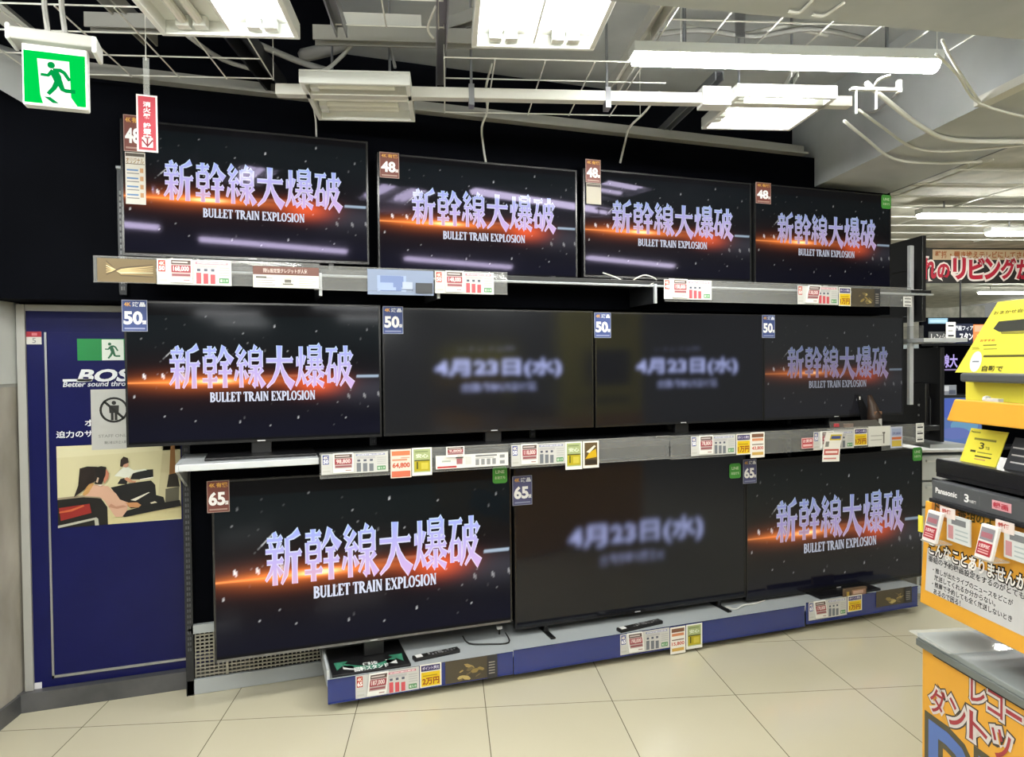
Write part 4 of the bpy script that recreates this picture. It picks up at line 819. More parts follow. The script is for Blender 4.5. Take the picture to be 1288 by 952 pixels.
def ledbar(a0, a1, b, z, label, wid=.075, rot=False):
    t = thing('light_bar', gp((a0 + a1) / 2, z, b) if not rot else gp(b, z, (a0 + a1) / 2), label, 'light bar', 'long ceiling light bars')
    fr = GRID if not rot else Frame((0, 0, 0), G2, ZU, G1)
    s = -b if not rot else b
    mb = MB(fr); mb.box(a0 - .01, z + .035, s - wid * .62, a1 + .01, z + .075, s + wid * .62, 'cream_enamel'); mb.build('housing', t, bevel=.004)
    mb = MB(fr); n = 8; P = [(s + wid / 2 * math.cos(math.pi * k / n), z + .035 - .035 * math.sin(math.pi * k / n)) for k in range(n + 1)]
    V = [(a0, p_[1], p_[0]) for p_ in P] + [(a1, p_[1], p_[0]) for p_ in P]
    mb.add(V, [(k, k + 1, n + 2 + k, n + 1 + k) for k in range(n)] + [tuple(range(n, -1, -1)), tuple(range(n + 1, 2 * n + 2))], 'bar_lit'); mb.build('diffuser', t, label='glowing white diffuser')
    if z + .1 < 2.84 or b < 4: 
        zt = 3.275 if b < 2.9 else 2.835
        for aa in (a0 + .2, a1 - .2): mb = MB(fr); mb.tube([(aa, z + .075, s), (aa, zt, s)], .007, 'channel_steel'); mb.build('hanger_rod', t)
ledbar(.725, 1.945, 2.66, ZF - .01, 'long lit light bar above the third and fourth top televisions')
fa, fb_ = onZ(1157, 275, 2.70); ledbar(fa, fa + 1.25, fb_, 2.70, 'long lit light bar in the shop beyond the right end of the wall')
fa, fb_ = onZ(1243, 297, 2.70); ledbar(fa, fa + 1.25, fb_, 2.70, 'second lit light bar farther in the shop at the right edge')
fa, fb_ = onZ(1160, 397, 2.70); ledbar(fa, fa + 1.2, min(fb_, 14), 2.70, 'distant lit light bar under the hanging banner')
for k, (aa, bb_) in enumerate(((5.2, 9.2), (7.2, 9.2), (6.4, 11.2), (9.0, 11.2))): ledbar(aa, aa + 1.25, bb_, 2.70, ('left near', 'right near', 'left far', 'right far')[k] + ' light bar of the four deep in the shop beyond the banner')
for k, (aa, bb_) in enumerate(((-.2, -5.5), (2.4, -5.5), (1.0, -8.5), (4.0, -8.5), (2.0, -11.5))): ledbar(aa, aa + 1.25, bb_, 2.66, ('left bar of the nearest row', 'right bar of the nearest row', 'left bar of the second row', 'right bar of the second row', 'single bar of the last row')[k] + ' far behind the viewpoint')
# light bars of the same shop over the shopper's shoulder (they show in the dark glass), plus one added at the left
ledbar(-.6, .65, .55, 2.62, 'light bar behind the viewpoint seen reflected in the dark screens')
ledbar(-.6, .65, -.9, 2.62, 'light bar two rows behind the viewpoint seen reflected in the screens')
ledbar(1.3, 2.55, .45, 2.62, 'light bar above the right aisle seen reflected in the screens')
ledbar(-2.35, -1.1, 1.75, 2.70, 'added light bar outside the view that brightens the left marble wall')  # unseen lamp, added to brighten the marble wall at the left
ledbar(-2.2, -.95, .9, 2.62, 'light bar to the left behind the viewpoint seen reflected in the screens')
ledbar(3.0, 4.25, 1.2, 2.66, 'light bar over the shop right of the viewpoint reflected in the screens')
ledbar(2.6, 3.85, -1.0, 2.66, 'light bar far right behind the viewpoint reflected in the screens')

# emergency exit sign
D = 2.70
e0, e1 = onY(29, 62, D), onY(108, 135, D)
EX = thing('exit_sign', ((e0[0] + e1[0]) / 2, D + .03, e1[1]), 'lit green emergency exit sign hanging at the top left', 'exit sign')
sgx = (e1[0] - e0[0]); sgz = e0[1] - e1[1]
mb = MB(); mb.box(e0[0] - .006, e1[1] - .008, -D - .002, e1[0] + .006, e0[1] + .03, -D - .045, 'cream_enamel'); mb.build('frame', EX, bevel=.006)
mb = MB(); mb.box(e0[0] - .035, e0[1] + .022, -D + .03, e1[0] + .035, e0[1] + .062, -D - .07, 'grey_plastic'); mb.box(e0[0] - .042, e0[1] + .018, -D + .034, e0[0] - .028, e0[1] + .07, -D - .074, 'cream_enamel'); mb.box(e1[0] + .026, e0[1] + .005, -D + .034, e1[0] + .042, e0[1] + .06, -D - .074, 'cream_enamel'); mb.build('top_housing', EX, bevel=.006)
mb = MB(); w = -D; U = lambda x, y: (e0[0] + x * sgx, e1[1] + y * sgz)
mb.box(e0[0], e1[1], -D - .002, e1[0], e0[1], -D, 'sign_green')
mb.poly([U(.22, .86), U(.74, .86), U(.76, .16), U(.86, .0), U(.30, .0), U(.26, .16)], w + .0006, 'sign_white')
mb.build('light_panel', EX, label='green and white lit pictogram panel')
mb = MB(); a, b = U(.20, .18), U(.86, .84); fig(mb, a[0] + .01, a[1], (b[0] - a[0]) * .82, b[1] - a[1], w + .0012, 'sign_figure')
mb.poly([U(.32, .13), U(.42, .13), U(.56, .02), U(.46, .02)], w + .0012, 'sign_figure'); mb.build('running_figure', EX)
ex = (e0[0] + e1[0]) / 2
for k in (-.02, .03): mb = MB(); mb.tube([(ex + k, e0[1] + .06, -D - .02), (ex + k - .01, e0[1] + .16, -D - .02), (ex + k * .3, 3.5, -D - .02)], .009, 'grey_plastic'); mb.build('hanger_rod', EX)
# red hanging sign for the extinguisher
D = 2.95; a, b = onY(171, 118, D), onY(199, 192, D); c = onY(171, 189, D)
FS = thing('hanging_sign', ((a[0] + b[0]) / 2, D, b[1]), 'red hanging sign with white vertical lettering and a down arrow', 'sign')
mb = MB(); mb.box(a[0], b[1], -D, b[0], a[1], -D - .003, '#dcd5d5'); k = .006; mb.rect(a[0] + k, b[1] + k, b[0] - k, a[1] - k, -D + .0006, '#a3303e')
hh = a[1] - b[1]; dw = b[0] - a[0]
for i, ch in enumerate('消火器設置中'): yv = a[1] - .022 - (i + 1) * hh * .105 - (.012 if i > 2 else 0); mb.text(ch, a[0] + dw * .33, yv, a[0] + dw * .67, yv + hh * .085, -D + .0012, '#ecdadb', .03)
mb.rect(a[0] + dw * .24, b[1] + hh * .075, a[0] + dw * .76, b[1] + hh * .25, -D + .0012, '#dcd3d2')
xm = (a[0] + b[0]) / 2; y0 = b[1] + hh * .095; mb.stroke([(xm, y0 + hh * .13), (xm, y0)], [.006, .006], -D + .0018, '#7a2230'); mb.stroke([(xm - .018, y0 + .024), (xm, y0), (xm + .018, y0 + .024)], [.006, .008, .006], -D + .0018, '#7a2230')
mb.build('sign_board', FS)
mb = MB(); mb.box(a[0] + dw * .35, a[1], -D - .001, a[0] + dw * .65, a[1] + .14, -D - .002, 'clear_sleeve'); mb.tube([(xm, a[1] + .13, -D - .0015), (xm, 3.52, -D - .0015)], .002, 'wire_white'); mb.build('hanger_strip', FS)

# ------------------------------------------------------------------ ceiling clutter: lighting duct, channels, wire grids, cables
_, rb = onZ(700, 128, ZF); ra0, ra1 = onZ(430, 118, ZF)[0], onZ(880, 132, ZF)[0]
LDU = thing('lighting_duct', gp((ra0 + ra1) / 2, ZF, rb), 'grey lighting duct crossing above the top televisions', 'lighting duct')
mb = MB(GRID); mb.box(ra0 - .28, ZF, -rb - .025, ra1 + .7, ZF + .045, -rb + .025, 'white_metal'); mb.build('duct', LDU, bevel=.003)
mb = MB(GRID); mb.box(ra1, ZF - .012, -rb - .04, ra1 + .13, ZF + .07, -rb + .04, 'cream_enamel'); mb.box(ra1 + .035, ZF + .0, -rb + .04, ra1 + .095, ZF + .05, -rb + .045, '#b9b8a0'); mb.build('feed_box', LDU, bevel=.004)
for aa in (ra0 + .55, ra0 + 1.15): mb = MB(GRID); mb.tube([(aa, ZF + .03, -rb), (aa, 3.275, -rb)], .006, 'channel_steel'); mb.box(aa - .012, ZF - .03, -rb - .028, aa + .012, ZF + .06, -rb + .028, 'channel_steel'); mb.build('hanger_rod', LDU)
def wiregrid(a0, a1, b0, b1, z, step, label):
    mb = MB(GRID); k = a0
    while k <= a1 + 1e-6: mb.tube([(k, z, -b0), (k, z, -b1)], .0032, 'wire_white', 5); k += step
    k = b0
    while k <= b1 + 1e-6: mb.tube([(a0, z + .005, -k), (a1, z + .005, -k)], .0032, 'wire_white', 5); k += step
    for aa, bb in ((a0, b0), (a1, b0), (a0, b1), (a1, b1)): mb.tube([(aa, z, -bb), (aa, 3.5 if a1 < -.3 else 3.275, -bb)], .002, 'wire_white', 4)
    mb.build('wire_grid', label=label, cat='wire grid', group='wire grids under the ceiling')
wiregrid(-1.95, -.75, 2.58, 3.18, 2.86, .2, 'white wire grid at the top left behind the exit sign')
wiregrid(.0, 1.0, 2.92, 3.55, 2.86, .21, 'white wire grid above the second top television')
wiregrid(.82, 2.02, 2.31, 2.75, 2.84, .2, 'white wire grid above the long light bar')
wiregrid(-.42, .0, 2.35, 2.75, 2.90, .2, 'white wire grid beside the top centre light')
def channel(p, q, s, label, m='channel_steel', name='ceiling_channel'):
    mb = MB(GRID); P, Q = np.array((p[0], p[1], -p[2])), np.array((q[0], q[1], -q[2])); t = Q - P; t /= np.linalg.norm(t)
    side = np.cross(t, (0, 1, 0)); side /= np.linalg.norm(side); up = np.cross(side, t); 
    for o0, o1, h0, h1 in ((-s, s, s * .8, s), (-s, -s * .75, -s, s * .8), (s * .75, s, -s, s * .8)):
        mb.hexa([P + side * o0 + up * h0, P + side * o1 + up * h0, Q + side * o1 + up * h0, Q + side * o0 + up * h0], [P + side * o0 + up * h1, P + side * o1 + up * h1, Q + side * o1 + up * h1, Q + side * o0 + up * h1], m)
    mb.build(name, label=label, cat='steel channel', group='steel channels under the ceiling')
def zc(x, y, z): a, b = onZ(x, y, z); return (a, z, b)
channel(zc(557, -20, 2.90), zc(554, 112, 2.90), .022, 'grey steel channel beside the top centre light')
channel(zc(410, -20, 2.90), zc(430, 40, 2.90), .022, 'short blue-grey channel left of centre at the frame top')
channel(zc(842, -5, 2.92), zc(770, 112, 2.92), .028, 'bright steel channel behind the left end of the light bar', 'white_metal')
channel(zc(905, 95, 2.98), zc(828, 170, 2.98), .022, 'dark diagonal channel meeting the wall trim')
channel(zc(290, 30, 2.95), zc(350, 110, 2.95), .04, 'wide dark channel between the two left square lights', 'dark_metal')
channel(zc(110, 28, 3.05), zc(250, 32, 3.05), .03, 'grey cross channel above the exit sign', 'grey_trim')
channel(zc(130, -10, 3.1), zc(190, 50, 3.1), .03, 'sloping grey channel at the top left', 'grey_trim')
channel(zc(395, 44, 2.98), zc(620, 50, 2.98), .03, 'pale cross channel left of the top centre light', 'grey_trim')
channel(zc(420, 30, 3.05), zc(530, 34, 3.05), .035, 'pale enclosed cable duct left of the top centre light', 'white_metal')
channel(zc(931, -5, 2.98), zc(931, 52, 2.98), .02, 'blue-grey channel above the middle of the long light bar')
channel(zc(660, -2, 3.05), zc(560, 34, 3.05), .025, 'grey channel crossing left of the top centre light', 'grey_trim')
channel(zc(1000, 92, 2.9), zc(985, 120, 2.9), .016, 'short pale strut between the light bar and the square light', 'white_metal')
CG = 'loose ceiling cables'
def zp(x, y, z): a, b = onZ(x, y, z); return gp(a, z, b)
cable([zp(455, 40, 3.0), zp(440, 60, 2.98), zp(418, 82, 2.90), zp(405, 90, 2.85)], .009, 'cable_white', 'white cable dropping to the unlit square light', group=CG)
cable([wl(393, 128, 3.50), wl(397, 150, 3.53), wl(398, 172, 3.56)], .005, 'cable_white', 'thin white cable falling behind the first top television', group=CG)
cable([wl(619, 80, 3.3), wl(611, 112, 3.42), wl(613, 138, 3.50), wl(606, 160, 3.52), wl(608, 185, 3.53), wl(612, 210, 3.55)], .006, 'cable_white', 'white cable hanging above the second top television', group=CG)
cable([wl(830, 115, 3.35), wl(812, 140, 3.45), wl(792, 160, 3.52), wl(786, 180, 3.54), wl(780, 205, 3.55)], .006, 'cable_white', 'white cable hanging above the third top television', group=CG)
cable([zp(300, 45, 3.0), zp(370, 75, 2.98), zp(410, 88, 2.93)], .014, 'cable_grey', 'grey cable bundle behind the unlit square light', group=CG)
cable([zp(235, 44, 3.0), zp(280, 75, 2.99), zp(330, 90, 2.98)], .010, 'cable_grey', 'grey cables right of the first square light', group=CG)
cable([zp(470, 30, 3.1), zp(490, 60, 3.0), zp(497, 85, 2.9)], .007, 'cable_grey', 'thin grey cable behind the unlit light housing', group=CG)
cable([zp(548, 8, 2.9), zp(538, 35, 2.88), zp(545, 48, 2.87)], .005, 'cable_white', 'curled white tie on the wire grid near the centre', group=CG)
cable([zp(380, 70, 3.05), zp(420, 60, 3.05), zp(450, 45, 3.1)], .03, 'cable_grey', 'thick grey conduit left of the centre channel', group=CG)
cable([zp(815, 45, 3.1), zp(880, 38, 3.08), zp(950, 46, 3.08), zp(1020, 36, 3.1), zp(1090, 50, 3.1)], .012, 'cable_grey', 'grey cables slung above the long light bar', group=CG)
cable([zp(860, 34, 3.15), zp(930, 44, 3.12), zp(985, 34, 3.12), zp(1040, 44, 3.15)], .012, 'cable_white', 'pale cable slung above the long light bar', group=CG)
cable([zp(640, 30, 3.15), zp(655, 44, 3.1), zp(690, 26, 3.15)], .006, 'cable_black', 'dark cable loop left of the top centre light', group=CG)
cable([zp(870, 120, 2.9), zp(850, 128, 2.85), zp(835, 132, 2.83), zp(820, 127, 2.84)], .005, 'cable_white', 'loose white cable end above the lighting duct', group=CG)
# cables looping on the beam at the right
bs = 2.36
def bm(x, y, s=2.345): u, v = onA(x, y, s); return tuple(AISLE((u, v, -s)))
cable([bm(1085, 140, 2.30), bm(1100, 140, 2.30), bm(1120, 125, 2.30), bm(1130, 115, 2.31)], .008, 'cable_grey', 'grey cable gathered on the beam hook', group=CG)
cable([zp(1062, 152, 2.72), zp(1090, 175, 2.715), zp(1125, 200, 2.69), zp(1180, 205, 2.69), zp(1235, 203, 2.69)], .008, 'cable_white', 'pale cable sagging under the concrete beam', group=CG)
cable([zp(1080, 138, 2.74), zp(1110, 160, 2.73), zp(1150, 186, 2.70), zp(1200, 190, 2.69), zp(1290, 182, 2.69)], .007, 'cable_white', 'second pale cable under the concrete beam', group=CG)
cable([zp(1090, 105, 2.76), zp(1120, 130, 2.75), zp(1160, 160, 2.71), zp(1200, 176, 2.70), zp(1300, 178, 2.69)], .012, 'cable_white', 'thick pale cable bundle curving over the beam edge', group=CG)
cable([zp(1178, 68, 2.74), zp(1205, 95, 2.73), zp(1232, 130, 2.70), zp(1300, 150, 2.69)], .006, 'cable_white', 'pale cable running from the light bar to the beam', group=CG)
cable([zp(1185, 50, 2.78), zp(1200, 80, 2.76), zp(1232, 128, 2.705)], .006, 'cable_white', 'pale cable crossing the beam cable near the frame edge', group=CG)
cable([zp(1062, 3, 2.675), zp(1040, 18, 2.672), zp(1030, 20, 2.668), zp(1022, 18, 2.672)], .005, 'cable_white', 'curled white cable under the near soffit', group=CG)
cable([zp(1022, 0, 2.675), zp(1008, 14, 2.67), zp(1000, 16, 2.668), zp(992, 14, 2.672)], .005, 'cable_white', 'small white cable loop under the near soffit', group=CG)
cable([zp(1100, 108, 2.70), zp(1106, 100, 2.71), zp(1120, 95, 2.72)], .006, 'white_metal', 'small pale hook bracket at the beam', group=CG)
mb = MB(GRID); p = onZ(1104, 122, 2.70); mb.box(p[0] - .12, 2.725, -p[1] - .008, p[0] + .1, 2.735, -p[1] + .012, 'white_metal'); mb.box(p[0] - .010, 2.65, -p[1] - .004, p[0] - .004, 2.74, -p[1] + .004, 'white_metal'); mb.box(p[0] - .098, 2.63, -p[1] - .004, p[0] - .092, 2.74, -p[1] + .004, 'white_metal'); mb.box(p[0] + .085, 2.72, -p[1] - .01, p[0] + .1, 2.77, -p[1] + .01, 'white_metal')
mb.build('cable_bracket', label='pale steel bracket that holds cables against the beam', cat='bracket')
mb = MB(GRID); k0 = onZ(1290, 88, 2.715)[1]; mb.box(2.30, 2.70, -1.2, 2.36, 2.735, -2.9, 'white_metal'); mb.build('beam_duct', label='white cable duct along the lower edge of the concrete beam', cat='cable duct')
mb = MB(GRID); 
for k in range(8): mb.tube([(3.05, 2.80, -4.2 - k * .35), (6.8, 2.80, -4.2 - k * .35)], .006, 'wire_white', 4)
for k in range(5): mb.tube([(3.3 + k * .7, 2.805, -4.0), (3.3 + k * .7, 2.805, -6.8)], .006, 'wire_white', 4)
for a_, b_ in ((3.3, 4.2), (6.1, 4.2), (3.3, 6.6), (6.1, 6.6)): mb.tube([(a_, 2.8, -b_), (a_, 2.838, -b_)], .004, 'wire_white', 4)
mb.build('wire_grid', label='large white wire grid under the far shop ceiling', cat='wire grid', group='wire grids under the ceiling')

# ------------------------------------------------------------------ end of the gondola and the shop beyond
def sidetv(px, yt, yb, a, wid, label):
    u0, vt = onA(px, yt, a); _, vb = onA(px, yb, a); t = thing('television', AISLE((u0 - wid / 2, vb, -a)), label, 'television', 'televisions on the far end cap')
    mb = MB(AISLE); mb.box(u0 - wid, vb, -a - .03, u0, vt, -a, 'tv_plastic'); mb.build('cabinet', t, bevel=.004)
    mb = MB(AISLE); h = vt - vb; mb.box(u0 - wid + .1, vb + .04, -a, u0 - .10, vb + h * .62, -a + .035, 'black_plastic'); mb.build('back_cover', t, bevel=.008)
    mb = MB(AISLE); mb.tube([(u0 - .09, vb + .10, -a + .005), (u0 - .09, vb + h * .45, -a + .005), (u0 - .11, vb + h * .5, -a + .005), (u0 - .3, vb + h * .5, -a + .005)], .006, 'dark_metal')
    for k in range(5): mb.box(u0 - .17, vb + h * .2 + k * .035, -a + .035, u0 - .155, vb + h * .2 + k * .035 + .014, -a + .037, '#b9bbbd' if k % 2 else '#333538')
    mb.build('port_panel', t)
sidetv(1160, 296, 404, 3.25, 1.05, 'black television seen from its back at the right end of the top shelf')
sidetv(1183, 437, 556, 3.25, 1.1, 'black television seen from its back at the right end of the middle shelf')
u, v = onA(1195, 430, 3.24); ES = thing('end_shelf', AISLE((u - .4, v, -3.2)), 'grey end shelf with a clear rail above the lower television seen from its back', 'shelf')
mb = MB(AISLE); mb.box(-5.45, v, -3.36, u, v + .026, -3.06, 'post_grey'); mb.build('deck', ES)
mb = MB(AISLE); mb.box(-5.2, v + .026, -3.055, u, v + .11, -3.058, 'clear_rail'); mb.build('price_rail', ES)
u, v = onA(1192, 558, 3.24); ES2 = thing('end_shelf', AISLE((u - .4, v - .03, -3.2)), 'grey end shelf under the lower television seen from its back', 'shelf')
mb = MB(AISLE); mb.box(-5.45, v - .028, -3.36, u, v - .003, -3.12, 'shelf_grey'); mb.build('deck', ES2)
# plastic drawers at the foot of the end cap
b_d = 4.66
(da0, dz1), (da1, _) = onB(1154, 566, b_d), onB(1212, 570, b_d); 
DRW = thing('drawer_unit', gp((da0 + da1) / 2, 0, b_d + .2), 'white translucent plastic drawer tower behind the orange display', 'drawers')
mb = MB(GRID); mb.box(da0, dz1 - .02, -b_d, da1 + .12, dz1, -b_d - .42, 'white_plastic'); mb.box(da0, 0, -b_d - .4, da1 + .12, dz1, -b_d - .42, 'white_plastic'); mb.box(da0, 0, -b_d, da0 + .02, dz1, -b_d - .42, 'white_plastic'); mb.box(da1 + .10, 0, -b_d, da1 + .12, dz1, -b_d - .42, 'white_plastic'); mb.build('frame', DRW, bevel=.006)
for k in range(5):
    mb = MB(GRID); z0 = dz1 - .03 - (k + 1) * .185; mb.box(da0 + .025, max(z0, .01), -b_d + .004, da1 + .095, z0 + .172, -b_d - .38, 'drawer_plastic'); dr = mb.build('drawer', DRW, bevel=.006)
    mb = MB(GRID); mb.box(da0 + .06, z0 + .13, -b_d + .018, da1 + .06, z0 + .145, -b_d + .004, 'white_plastic'); mb.build('handle', dr)
# far display of televisions
fb = 6.2
def fB(x, y): return onB(x, y, fb)
a0, zt = fB(1178, 433); a1, zb_ = fB(1262, 497)
FT = thing('television', gp((a0 + a1) / 2, zb_, fb), 'distant black television showing part of the title beyond the end cap', 'television', 'distant televisions')
mb = MB(GRID); mb.box(a0, zb_, -fb, a1, zt, -fb - .05, 'tv_plastic'); mb.build('cabinet', FT, bevel=.004)
mb = MB(GRID); mb.rect(a0 + .015, zb_ + .02, a1 - .015, zt - .015, -fb + .001, '~050507'); sc = mb.build('screen', FT)
mb = MB(GRID); c0, c1 = fB(1184, 462), fB(1204, 446); mb.text('線大', c0[0], c0[1], c1[0], c1[1], -fb + .003, '~b9a8e8', .03); c0, c1 = fB(1184, 466), fB(1203, 464); mb.rect(c0[0], c0[1], c1[0], c1[1], -fb + .003, '~8d7fa8'); mb.build('title_lettering', sc)
a0, zt = fB(1178, 498); a1, zb_ = fB(1236, 560)
FT2 = thing('television', gp((a0 + a1) / 2, zb_, fb), 'distant television with a blue picture above the plastic drawers', 'television', 'distant televisions')
mb = MB(GRID); mb.box(a0, zb_, -fb, a1, zt, -fb - .05, 'tv_plastic'); mb.build('cabinet', FT2, bevel=.004)
mb = MB(GRID); W_, H_ = a1 - a0, zt - zb_; mb.rect(a0 + .012, zb_ + .012, a1 - .012, zt - .012, -fb + .001, '~5f78ae')
for k, (x_, y_, r_x, r_y, c) in enumerate(((.3, .75, .28, .2, '~5468b8'), (.6, .4, .3, .16, '~6f9dbc'), (.4, .25, .32, .12, '~6a78b4'), (.75, .8, .2, .14, '~5560b0'), (.5, .55, .18, .1, '~6f9fc0'))): mb.disc(a0 + x_ * W_, zb_ + y_ * H_, r_x * W_, r_y * H_, -fb + .0015 + k * .0003, c)
mb.build('screen', FT2)
FS2 = thing('display_gondola', gp(fB(1220, 500)[0], 0, fb + .3), 'distant dark display shelving that carries the far televisions', 'shelving')
a0, z_ = fB(1170, 432); a1 = a0 + 1.6
mb = MB(GRID); mb.box(a0, 0, -fb - .12, a1, z_ + .25, -fb - .16, 'black_panel'); mb.build('back_panel', FS2)
for y in (432, 497, 562):
    _, z_ = fB(1190, y); mb = MB(GRID); mb.box(a0, z_ - .02, -fb + .12, a1, z_ + .0, -fb - .12, 'dark_metal'); mb.build('shelf', FS2)
def fcard(x0, y0, x1, y1, col, label, items=(), b=fb - .13):
    p, q = onB(x0, y1, b), onB(x1, y0, b); mb = MB(GRID); mb.box(p[0], p[1], -b, q[0], q[1], -b - .004, col); d, h = q[0] - p[0], q[1] - p[1]
    for it in items:
        if it[0] == 't': mb.text(it[1], p[0] + it[2] * d, p[1] + it[3] * h, p[0] + it[4] * d, p[1] + it[5] * h, -b + .002, it[6], it[7] if len(it) > 7 else .03)
        else: mb.rect(p[0] + it[1] * d, p[1] + it[2] * h, p[0] + it[3] * d, p[1] + it[4] * h, -b + .001, it[5])
    mb.build('shelf_sign', label=label, cat='sign', group='signs on the distant shelf')
fcard(1200, 407, 1224, 432, '#1c2238', 'navy shelf sign with white lettering far away', (('t', '録画フィア', .0, .66, 1., .9, '#d8dce6'), ('t', 'スタン', .28, .18, .98, .52, '#f2f4f8', .05)))
fcard(1224, 408, 1240, 432, '#e8884e', 'orange shelf sign far away beside the navy one', (('r', .1, .62, 1, .95, '#eaa98c'), ('r', .25, .12, .8, .5, '#f0a04e'), ('t', '宅', .3, .15, .75, .48, '#f6d9b0')))
fcard(1168, 417, 1199, 432, '#4b4d50', 'grey shelf strip with white script far away', (('t', 'レンタル', .1, .25, .95, .85, '#e3e3e3', .02),))
fcard(1190, 405, 1202, 431, '#e6e6e4', 'white double price tag at the far shelf', (('r', .2, .78, .8, .86, '#33353a'), ('r', .2, .3, .8, .38, '#33353a'), ('r', .2, .55, .7, .6, '#9a9a9a')), fb - .2)
fcard(1168, 400, 1192, 407, '#7fa6c2', 'pale blue strip on the far shelf top', (('r', .05, .2, .95, .7, '#a8c6d8'),))
fcard(1184, 484, 1203, 497, '#8e93a0', 'small grey photo sign under the distant title television', (('r', .05, .4, .5, .9, '#d0d4de'), ('r', .5, .1, .95, .5, '#5a6074')), fb - .1)
# hanging banner
bb = 7.4; p, q = onB(1150, 356, bb), onB(1330, 312, bb)
BN = thing('hanging_banner', gp((p[0] + q[0]) / 2, p[1], bb), 'long dark banner with big red and white lettering hanging in the shop', 'banner')
mb = MB(GRID); mb.box(p[0], p[1], -bb, q[0], q[1], -bb - .02, '#2b2a28'); mb.build('banner_board', BN)
mb = MB(GRID); c0, c1 = onB(1148, 350, bb), onB(1262, 326, bb)
pit = (onB(1262, 350, bb)[0] - onB(1160, 350, bb)[0]) / 5.0
for k, ch in enumerate('憧れのリビングが'):
    x0 = onB(1160, 350, bb)[0] + (k - 1.05) * pit * .98
    for off, m_, dz in ((.13, '#efe3dc', .004), (.045, '#b5243a', .008)): mb.text(ch, x0, c0[1] + .0, x0 + pit * .86 * (.8 if ch in 'のリ' else 1), c0[1] + (c1[1] - c0[1]) * (.72 if ch == 'の' else 1), -bb + dz, m_, off)
s0, s1 = onB(1176, 324.5, bb), onB(1300, 316.5, bb)
mb.rect(s0[0] - .03, s0[1] - .02, s1[0], s1[1] + .02, -bb + .002, '#c9b08e'); mb.text('壁掛・置き換えテレビにしてさらに', s0[0], s0[1], s1[0], s1[1], -bb + .004, '#a8643c', .03)
mb.build('banner_lettering', BN, label='red white edged lettering')
mb = MB(GRID)
for x in (1175, 1262): c = onB(x, 312, bb); mb.tube([(c[0], q[1], -bb - .01), (c[0], 2.835, -bb - .01)], .006, 'wire_white', 5)
mb.build('hanger_wire', BN)
mb = MB(GRID); c = onB(1208, 355, 6.9); mb.tube([(c[0], 0, -6.9), (c[0], onB(1206, 352, 6.9)[1], -6.9)], .008, 'dark_metal', 8); mb.build('support_pole', label='thin dark pole standing below the banner', cat='pole')
mb = MB(GRID); mb.box(5.0, 0, -11, 12, 1.75, -11.3, 'black_panel'); mb.box(5.0, 1.75, -10.9, 12, 1.85, -11.3, '#9aa4a8'); mb.build('distant_shelving', label='dark shelving at the far side of the shop', cat='shelving')

# ------------------------------------------------------------------ recorder display on the right
SA = 1.45
def rA(x, y, s=SA): return onA(x, y, s)
uf = rA(1160, 800)[0]; un = uf + 1.35
R = thing('recorder_display', AISLE(((uf + un) / 2, 0, -SA - .25)), 'orange display gondola of video recorders at the right edge', 'display stand')
vb = rA(1160, 800)[1]
mb = MB(AISLE); mb.box(uf, 0, -SA - .5, un, vb - .01, -SA, 'orange_board'); mb.build('lower_panel', R, bevel=.003, label='orange lettered lower panel')
mb = MB(AISLE); w = -SA + .0008
def rtext(t, x0, y0, x1, y1, layers, shear=0, hv=None):
    A, B_ = rA(x0, y0), rA(x1, y1)
    for off, m_, dz in layers: mb.text(t, A[0], A[1], B_[0], B_[1], w + dz, m_, off, shear=shear)
LY = ((.14, '#4a423c', .0), (.10, '#d9d3d2', .0008), (.012, '#a23a42', .0016))
def glyphs(t, x0, y0, du, dv, hgt, step, layers):
    A = rA(x0, y0)
    for k, ch in enumerate(t):
        if ch == 'ー':
            for off, m_, dz in layers: mb.rect(A[0] + k * step - off * .06, A[1] + hgt * .42 - off * .06, A[0] + k * step + du + off * .06, A[1] + hgt * .58 + off * .06, w + dz, m_)
            continue
        for off, m_, dz in layers: mb.text(ch, A[0] + k * step, A[1] + k * dv, A[0] + k * step + du, A[1] + k * dv + hgt, w + dz, m_, off)
glyphs('ダントツ', 1171, 892, .064, .0, .078, .080, LY)
glyphs('レコーダー', 1222, 880, .050, .0, .062, .062, LY)
A = rA(1172, 1000)
for off, m_, dz in ((.07, '#55503f', 0), (.0, '#5a76b8', .001)): mb.text('DIGA', A[0] - .005, rA(1172, 985)[1], A[0] + .62, rA(1174, 910)[1], w + dz, m_, off + .03)
mb.build('panel_lettering', R, label='red, white and blue lettering')
mb = MB(AISLE); mb.box(uf - .01, vb - .008, -SA - .5, un, vb + .008, -SA + .010, '#8a9090'); mb.box(uf - .01, vb - .030, -SA + .0, un, vb - .008, -SA + .014, '#6c716f'); mb.box(uf + .06, vb - .036, -SA + .0, un, vb - .031, -SA + .010, '#1c1c1c'); mb.build('lower_shelf', R, bevel=.003)
mb = MB(AISLE); mb.hexa([(uf - .015, vb + .014, -SA - .16), (uf + .16, vb + .014, -SA - .16), (uf + .16, vb + .014, -SA + .03), (uf - .015, vb + .014, -SA + .03)], [(uf - .015, vb + .017, -SA - .16), (uf + .16, vb + .017, -SA - .16), (uf + .16, vb + .012, -SA + .034), (uf - .015, vb + .012, -SA + .034)], 'clear_sleeve'); mb.build('clear_cover', R)
mb = MB(AISLE); mb.box(uf + .02, vb + .012, -SA - .46, un, 1.20, -SA - .5, 'display_grey'); mb.build('back_panel', R)
